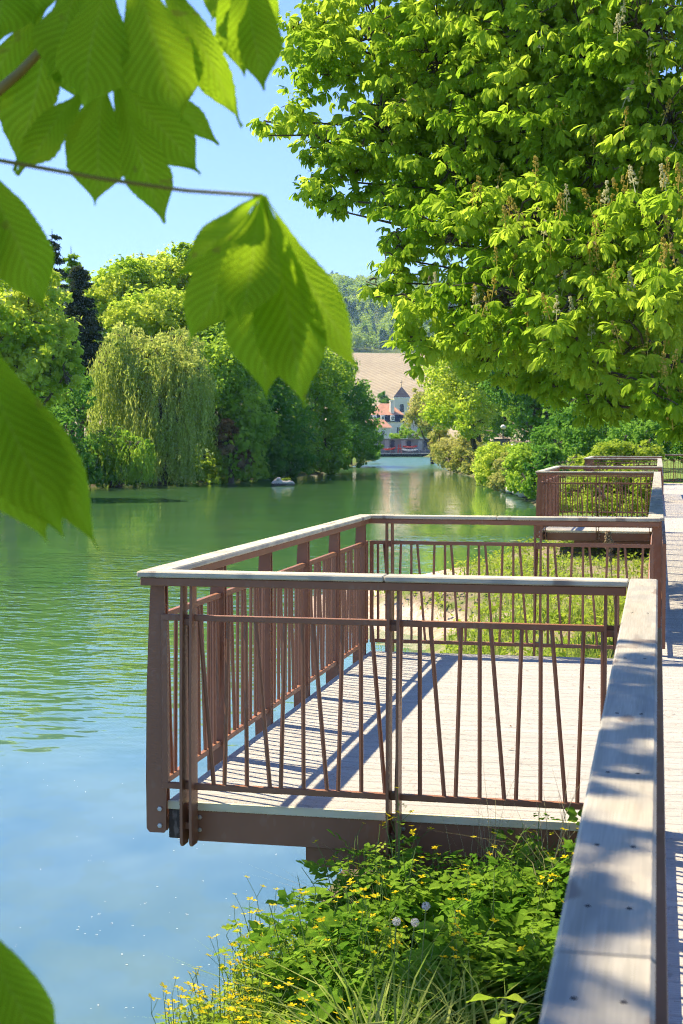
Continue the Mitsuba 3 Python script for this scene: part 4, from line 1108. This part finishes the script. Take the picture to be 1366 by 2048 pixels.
mb.add(v + [[0, -.8, .7], [0, .8, .7]], [[i, (i + 1) % 8, 16] for i in range(8)] + [[8 + (i + 1) % 8, 8 + i, 17] for i in range(8)] + [[i, i + 8, (i + 1) % 8] for i in range(8)] + [[(i + 1) % 8, i + 8, (i + 1) % 8 + 8] for i in range(8)])
put('body', placed(mb, M4), 'white_paint', ca)
for a, b in ((-1.0, -.05), (.05, 1.1)):
    mb = MB(); bx(mb, a, b, -.815, -.79, .98, 1.33); put('window', placed(mb, M4), 'dark_glass', ca)
for x in (-1.25, 1.25):
    for y in (-.8, .8):
        mb = MB(); tube(mb, [[x, y - .1, .32], [x, y + .1, .32]], .32, 14); put('wheel', placed(mb, M4), 'rubber', ca)

# rocks
def rock_mesh(c, r, seed, sub=2):
    g = trimesh.creation.icosphere(subdivisions=sub, radius=1.0); v = np.array(g.vertices)
    d = 1 + .5 * (meshkit.fbm(v * 1.3 + seed * 7, 3, seed) - .5) + .2 * np.round((meshkit.noise(v * 2.2, seed) - .5) * 3) / 3
    return v * d[:, None] * np.asarray(r) + np.asarray(c), np.array(g.faces)


isl = thing('rock_islet', 'small pale rock islet with a green tuft in the river', 'rock')
c = at(567, 968, 91); c[2] = WZ
for i, (dx, dz, rx, rz) in enumerate([(-.32, .10, .40, .30), (.28, .06, .42, .26), (-.30, .36, .14, .12), (.0, .10, .4, .2)]):
    p = c + RIGHT * dx + [0, 0, dz + .02]
    put('stone', rock_mesh(p, (rx, .35, rz), 3 + i), 'stone', isl, smooth=35)
rng = np.random.default_rng(14)
put('tuft', clumped([(c + RIGHT * .08 + np.array([0, 0, .34]), np.array([.28, .2, .10])), (c + RIGHT * .3 + np.array([0, 0, .36]), np.array([.14, .1, .08]))], 500, .12, rng, per=20), 'bright_herb', isl, kind='stuff')
for i, (px, py, dep, r) in enumerate([(1004, 975, 84, .35), (1018, 977, 80, .40), (1032, 977, 76, .42), (1042, 981, 73, .36), (1027, 966, 79, .45), (1050, 986, 70, .34), (1012, 970, 83, .3), (1030, 955, 78, .3)]):
    p = at(px, py, dep); p[2] = max(p[2], WZ + .05)
    k = put('bank_rock', rock_mesh(p, (r * 1.2, r, r * .75), 30 + i), 'stone', smooth=35)
    labels[k] = {'label': 'pale boulder at the waterline left of the middle platform', 'category': 'rock', 'group': 'boulders at the foot of the right bank'}
lx = np.random.default_rng(15)
for i in range(17):
    px, py = (lx.uniform(950, 1090), lx.uniform(1070, 1118)) if i < 13 else (lx.uniform(1040, 1110), lx.uniform(1085, 1125))
    dep = (CAM[2] - WZ) * F / (py - 875); p = at(px, py, dep); p[2] = WZ + .012
    r = lx.uniform(.09, .2); g = np.linspace(.25, 6.03, 13)
    v = np.vstack([p, p + np.stack([r * np.cos(g), r * np.sin(g), 0.006 + .004 * np.sin(3 * g)], 1)])
    k = put('lily_pad', (v, [[0, j, j + 1] for j in range(1, 13)]), 'lily_leaf', smooth=True)
    labels[k] = {'label': 'round lily pad floating before the beams of the middle platform', 'category': 'lily pad', 'group': 'lily pads floating near the bank'}
rr = np.random.default_rng(16)
nP = 90
py = rr.uniform(1480, 2040, nP); px = rr.uniform(0, 560, nP)
dep = (CAM[2] - WZ) * F / (py - 875); P = np.array([at(a, b, d) for a, b, d in zip(px, py, dep)]); P[:, 2] = WZ + .006
put('floating_petals', stamp(RHOMB[0] * [1, .8, .2], RHOMB[1], rot_between(rr.uniform(0, 6.28, nP), 0.0), P, rr.uniform(.006, .022, nP)), 'white_down', kind='stuff', label='white petals and bits drifting on the near water')


# ------------------------------------------------------------------ grass and herbs
def blades(base, h, w, lean, rng, az=None):
    """Bent tapering grass blades as one mesh."""
    n = len(base)
    az = rng.uniform(0, 6.28, n) if az is None else az
    h, w, lean = (np.broadcast_to(np.asarray(a, float), (n,)) for a in (h, w, lean))
    d = np.stack([np.cos(az), np.sin(az), 0 * az], 1); s = np.stack([-np.sin(az), np.cos(az), 0 * az], 1)
    rows = []
    for t, ww in ((0, 1.0), (.35, .95), (.68, .7), (1.0, 0.0)):
        c = base + d * (lean * h * t ** 2)[:, None] + np.array([0, 0, 1.0]) * (h * (t - .45 * lean * t ** 2.5))[:, None]
        rows.append(c + s * (w * ww / 2)[:, None])
        if ww: rows.append(c - s * (w * ww / 2)[:, None])
    V = np.stack(rows, 1)
    f = np.array([[0, 1, 3], [0, 3, 2], [2, 3, 5], [2, 5, 4], [4, 5, 6]])
    return V.reshape(-1, 3), (f[None] + (np.arange(n) * 7)[:, None, None]).reshape(-1, 3)


rng = np.random.default_rng(31)
n = 26000
y = 12.3 + 38 * rng.uniform(0, 1, n) ** 1.5; e = np.interp(y, EDGE_R[:, 0], EDGE_R[:, 1])
x = e + .15 + rng.uniform(0, 1, n) ** .8 * (-0.25 - e)
z = ground_z(x, y)
dens = meshkit.fbm(np.stack([x * .9, y * .9, 0 * x], 1), 3, 5)
ok = (z > np.where(np.abs(y - 26) < 4.2, -.90, -1.06) + .15 * (dens - .5)) & (rng.uniform(0, 1, n) < .10 + 2.2 * (dens - .36))
B = np.stack([x, y, z - .02], 1)[ok]
h = rng.uniform(.12, .42, len(B)) * (.45 + .8 * dens[ok]) * np.where((B[:, 1] > 25.5) & (B[:, 1] < 34), .55, 1.0)
put('grass', blades(B, h, rng.uniform(.008, .02, len(B)), rng.uniform(.15, .8, len(B)), rng), 'grass_blade', kind='stuff', label='rough sunlit grass on the bank behind the nearest platform')
m = rng.permutation(len(B))[:14000]
g = rng.normal(size=(len(m), 3)) * .5 + [0, 0, 1]; g /= np.linalg.norm(g, axis=1, keepdims=True)
xx = np.cross(rng.normal(size=(len(m), 3)), g); xx /= np.linalg.norm(xx, axis=1, keepdims=True)
put('ground_cover', stamp(*RHOMB, np.stack([xx, np.cross(g, xx), g], -1), B[m] + np.stack([rng.normal(0, .1, len(m)), rng.normal(0, .1, len(m)), rng.uniform(.02, .26, len(m)) ** 1.2], 1), rng.uniform(.04, .11, len(m))), 'bright_herb', kind='stuff', label='low leafy weeds among the bank grass')
m = rng.permutation(len(B))[:420]
fv = np.array([[.5, 0, 0], [.1, .1, .12], [0, .5, 0], [-.1, .1, .12], [-.5, 0, 0], [-.1, -.1, .12], [0, -.5, 0], [.1, -.1, .12], [0, 0, 0]])
ff = np.array([[8, i, (i + 1) % 8] for i in range(8)])
put('bank_flowers', stamp(fv, ff, rot_between(rng.uniform(0, 6, 420), rng.normal(.3, .4, 420)), B[m] + np.stack([0 * m, 0 * m, rng.uniform(.12, .30, 420)], 1), rng.uniform(.022, .04, 420)), 'yellow_petal', kind='stuff', label='yellow flower specks over the grassy bank')


def lobed(r, n=10, scale=1.0):
    """A round-lobed leaflet as a fan."""
    g = np.linspace(0, 2 * np.pi, n * 2, endpoint=False)
    rad = scale * (1 + .16 * np.cos(g * n / 2) + r.uniform(-.08, .08, n * 2)) * (.8 + .2 * np.cos(g))
    v = np.vstack([[0, 0, 0], np.stack([rad * np.cos(g), rad * np.sin(g) * .8, .18 * rad * np.abs(np.sin(g)) - .12 * rad * np.cos(g) ** 2], 1)])
    return v, np.array([[0, 1 + i, 1 + (i + 1) % (2 * n)] for i in range(2 * n)])


def herb_leaf(seed):
    r = np.random.default_rng(seed)
    mb = MB()
    for (t, s, sc) in ((.05, 1, .15), (.05, -1, .15), (.38, 1, .21), (.38, -1, .21), (.80, 0, .30)):
        v, f = lobed(r, 7, sc * r.uniform(.85, 1.15))
        a = s * r.uniform(.75, 1.15); c, q = math.cos(a), math.sin(a)
        v = v @ np.array([[c, q, 0], [-q, c, 0], [0, 0, 1]]) + [t + .16 * abs(c) * (s != 0), s * .20, -.22 * t * t + r.uniform(-.03, .03)]
        mb.add(v, f)
    mb.add([[-.25, 0, -.03], [-.25, .02, -.03], [.85, .0, -.14], [.85, .012, -.14]], [[0, 1, 3], [0, 3, 2]])
    return mb.mesh()


HERB = [herb_leaf(200 + i) for i in range(6)]
FLOWER = None
def flower_mesh(seed):
    r = np.random.default_rng(seed); mb = MB()
    for i in range(4):
        a = i * math.pi / 2 + r.uniform(-.15, .15); c, s = math.cos(a), math.sin(a)
        v = np.array([[0, 0, 0], [.4, -.30, .14], [.85, -.28, .22], [1.0, 0, .20], [.85, .28, .22], [.4, .30, .14]]) @ np.array([[c, s, 0], [-s, c, 0], [0, 0, 1]])
        mb.add(v, [[0, 1, 2], [0, 2, 3], [0, 3, 4], [0, 4, 5]])
    o = trimesh.creation.icosphere(subdivisions=0, radius=.16); mb.add(o.vertices + [0, 0, .12], o.faces)
    return mb.mesh()


FLO = [mikit.ply((np.asarray(v) * .0150, f), 'yellow_petal') for v, f in (flower_mesh(i) for i in range(4))]


def herb(name, label, group, base, height, spread, n_leaf, n_fl, seed, mat='herb_leaf', leaf=.075):
    r = np.random.default_rng(seed)
    k = thing(name, label, 'plant', group)
    st, pos, R, s, fl = MB(), [], [], [], []
    ns = max(4, n_leaf // 8)
    for i in range(ns):
        a = r.uniform(0, 6.28); rr = spread * r.uniform(.15, 1)
        tip = base + [rr * math.cos(a), rr * math.sin(a), height * r.uniform(.7, 1.05) * (1 - .25 * (rr / spread) ** 2)]
        c = curve(base + r.normal(0, .02, 3) * [1, 1, 0], tip, -.0, 6); c[:, 2] += .12 * height * np.sin(np.linspace(0, np.pi, 6))
        tube(st, c, np.linspace(.0032, .0014, 6), 4)
        m = n_leaf // ns
        for j in range(m):
            t = r.uniform(.2, .97); q = c[0] + (c[-1] - c[0]) * t; q = np.array([np.interp(t, np.linspace(0, 1, 6), c[:, d]) for d in range(3)])
            b = r.uniform(0, 6.28)
            off = r.uniform(.01, .06) * (1.2 - t * .6)
            pos.append(q + [off * math.cos(b), off * math.sin(b), .0]); R.append((b, r.normal(.15, .35), r.normal(0, .3))); s.append(leaf * r.uniform(.7, 1.35) * (1.25 - .6 * t))
        if i < n_fl:
            for _ in range(r.integers(1, 3)):
                d = r.normal(0, .025, 3); d[2] = abs(d[2]) + .04
                tube(st, [tip, tip + d], .0011, 3); fl.append(tip + d)
    pos, R, s = np.array(pos), np.array(R), np.array(s)
    put('stem', st, 'stem_green', k)
    mb = MB(); kk = r.integers(0, 6, len(pos))
    for j in range(6):
        m = kk == j
        if m.any(): mb.add(*stamp(*HERB[j], rot_between(R[m, 0], R[m, 1], R[m, 2]), pos[m], s[m]))
    put('foliage', mb, mat, k, kind='stuff')
    for p in fl:
        put('flower', FLO[r.integers(0, 4)], None, k, to_world=T().translate(p.tolist()).rotate([0, 0, 1], float(r.uniform(0, 90))).rotate([0, 1, 0], float(r.normal(15, 22))).scale(float(r.uniform(.85, 1.35))))
    return k


def ground_at(X, Y):
    return np.array([X, Y, float(ground_z(X, Y))])


rng = np.random.default_rng(44)
# celandines below the near edge of the platform
for i in range(44):
    X, Y = -1.38 + 1.20 * ((i * .618) % 1), rng.uniform(5.0, 6.45) if i % 3 else rng.uniform(5.9, 6.45)
    b = ground_at(X, Y)
    top = rng.uniform(-.12, .12) - .12 * max(0, 6.1 - Y)
    herb('celandine_plant', 'green lobed leaves and yellow flowers growing against the near platform beam', 'celandines below the near platform', b, max(.35, top - b[2]), .27, 66, (1, 3, 2)[i % 3], 300 + i, leaf=(.12, .16, .14)[i % 3])
# the sunlit drift at the lower left
for i in range(38):
    X, Y = rng.uniform(-1.72, -0.95), rng.uniform(4.6, 5.9)
    b = ground_at(X, Y)
    herb('sunlit_celandine', 'bright yellow flowered plant in the sunny drift at the lower left', 'celandines in the sunny drift by the water', b, rng.uniform(-.42, -.18) - b[2], .25, 120, 9, 340 + i, 'bright_herb', .07)
b = np.array([-1.09, 6.25, float(ground_z(-1.09, 6.25))])
herb('tall_celandine', 'tallest yellow flowered stem, reaching above the deck before the railing posts', None, b, .30 - b[2], .07, 34, 4, 390, 'bright_herb', .06)


def tussock(label, X, Y, n, h, w, seed, mat='grass_blade', name='grass_tussock', group='grass tussocks on the near bank', lean=(.35, 1.15)):
    r = np.random.default_rng(seed)
    k = thing(name, label, 'grass', group)
    B = ground_at(X, Y) + np.stack([r.normal(0, .05, n), r.normal(0, .05, n), 0 * r.uniform(0, 1, n)], 1)
    put('blades', blades(B, h * r.uniform(.6, 1.1, n), w * r.uniform(.6, 1.2, n), r.uniform(*lean, n), r), mat, k, kind='stuff')


tussock('arching grass tussock at the bottom centre', -.85, 4.55, 120, .74, .011, 401)
tussock('second grass tussock right of the bottom centre one', -.60, 4.75, 70, .56, .010, 402)
tussock('grass tussock between the sunny drift and the dark leaves', -1.05, 4.9, 50, .50, .008, 403)
tussock('upright grass tuft leaning over the water at the left of the bank', -1.62, 5.95, 60, .75, .007, 404, lean=(.3, .8))
tussock('fine pale grass hanging before the platform post', -1.10, 6.2, 70, .85, .004, 405, 'dry_grass', lean=(.3, .8))
tussock('thin pale grass against the right end of the platform beam', -.42, 6.25, 60, .80, .004, 406, 'dry_grass', lean=(.3, .8))
tussock('thin grass stems rising before the deck edge', -.72, 6.3, 24, 1.05, .003, 407, 'dry_grass', lean=(.1, .35))


def dandelion(label, px, py, depth, seed):
    r = np.random.default_rng(seed)
    k = thing('dandelion_clock', label, 'dandelion', 'white dandelion clocks over the near bank')
    c = at(px, py, depth); b = np.array([c[0] - .03, c[1] - .03, float(ground_z(c[0], c[1]))])
    put('stem', tube(MB(), curve(b, c, .0, 5, .006, r), .0022, 5), 'stem_green', k)
    n = 110
    u = r.normal(size=(n, 3)); u /= np.linalg.norm(u, axis=1, keepdims=True)
    mb = MB(); R_ = .0145
    xx = np.cross(u, r.normal(size=(n, 3))); xx /= np.linalg.norm(xx, axis=1, keepdims=True); yy = np.cross(u, xx)
    for i in range(n):
        mb.add([c + u[i] * .003, c + u[i] * R_ + xx[i] * .0005, c + u[i] * R_ - xx[i] * .0005], [[0, 1, 2]])
        e1 = c + u[i] * R_
        mb.add([e1 + xx[i] * .0035, e1 + yy[i] * .0008, e1 - xx[i] * .0035, e1 - yy[i] * .0008], [[0, 1, 2], [0, 2, 3]]); mb.add([e1 + yy[i] * .0035, e1 + xx[i] * .0008, e1 - yy[i] * .0035, e1 - xx[i] * .0008], [[0, 1, 2], [0, 2, 3]])
    o = trimesh.creation.icosphere(subdivisions=1, radius=.004); mb.add(o.vertices + c, o.faces)
    put('seed_head', mb, 'white_down', k)


dandelion('highest and largest dandelion clock of the three', 852, 1812, 5.0, 1)
dandelion('left dandelion clock of the lower pair', 793, 1843, 5.0, 2)
dandelion('right dandelion clock of the lower pair', 830, 1845, 5.0, 3)


def nettle(label, X, Y, h, n, seed, leaf=.085):
    r = np.random.default_rng(seed)
    k = thing('broadleaf_herb', label, 'plant', 'bright leafy herbs at the lower right')
    st, lv = MB(), MB()
    b = ground_at(X, Y)
    for i in range(n):
        tip = b + [r.normal(0, .09), r.normal(0, .09), h * r.uniform(.65, 1.05)]
        c = curve(b + r.normal(0, .03, 3) * [1, 1, 0], tip, 0, 6, .006, r); tube(st, c, np.linspace(.004, .002, 6), 4)
        for j in range(9):
            t = .35 + .65 * j / 8
            q = np.array([np.interp(t, np.linspace(0, 1, 6), c[:, d]) for d in range(3)])
            for s_ in (0, math.pi):
                a = s_ + j * 1.57 + i + r.normal(0, .2); L = leaf * (1.25 - .7 * abs(t - .65)) * r.uniform(.8, 1.1)
                d = np.array([math.cos(a), math.sin(a), r.uniform(-.1, .45)]); d /= np.linalg.norm(d)
                v, f, _ = hero_leaflet(q, q + d * L, L * .24, np.cross(np.cross(d, [0, 0, 1.0]), d) , .25, -.25, 0, 18, 2)
                lv.add(v, f)
    put('stem', st, 'stem_green', k); put('foliage', lv, 'bright_herb', k, kind='stuff', smooth=True)


nettle('bright broad leaved herb squeezed against the near handrail', -.36, 3.95, .60, 7, 411)
nettle('small leafy herb at the foot of the near handrail', -.56, 3.75, .42, 6, 412)
dk = thing('dock_plant', 'brown dry seed head standing before the middle platform beam', 'plant')
c = at(1216, 1062, 15.5); b = np.array([c[0] + .12, c[1], float(ground_z(c[0], c[1]))])
p = curve(b, c, 0, 8); put('stem', tube(MB(), p, .006, 5), 'dry_stem', dk)
r = np.random.default_rng(8); o = trimesh.creation.icosphere(subdivisions=0, radius=1.0); n = 260
t = r.uniform(0, 1, n); a = r.uniform(0, 6.28, n); rad = .05 * np.sin(np.pi * (.12 + .80 * t)) * r.uniform(.3, 1, n)
ax = (p[-1] - p[-2]) / np.linalg.norm(p[-1] - p[-2])
P = c - ax * (t * .32)[:, None] + np.stack([rad * np.cos(a), rad * np.sin(a), 0 * a], 1)
put('seed_head', stamp(np.array(o.vertices), np.array(o.faces), rot_between(a, t), P, r.uniform(.006, .013, n)), 'dry_stem', dk)

# ------------------------------------------------------------------ air
scene['haze'] = {'type': 'cube', 'to_world': T().translate([0, 850, 84.5]).scale([2000, 1250, 88.0]), 'bsdf': {'type': 'null'}, 'interior': {'type': 'ref', 'id': 'air'}}
labels['haze'] = {'kind': 'stuff'}
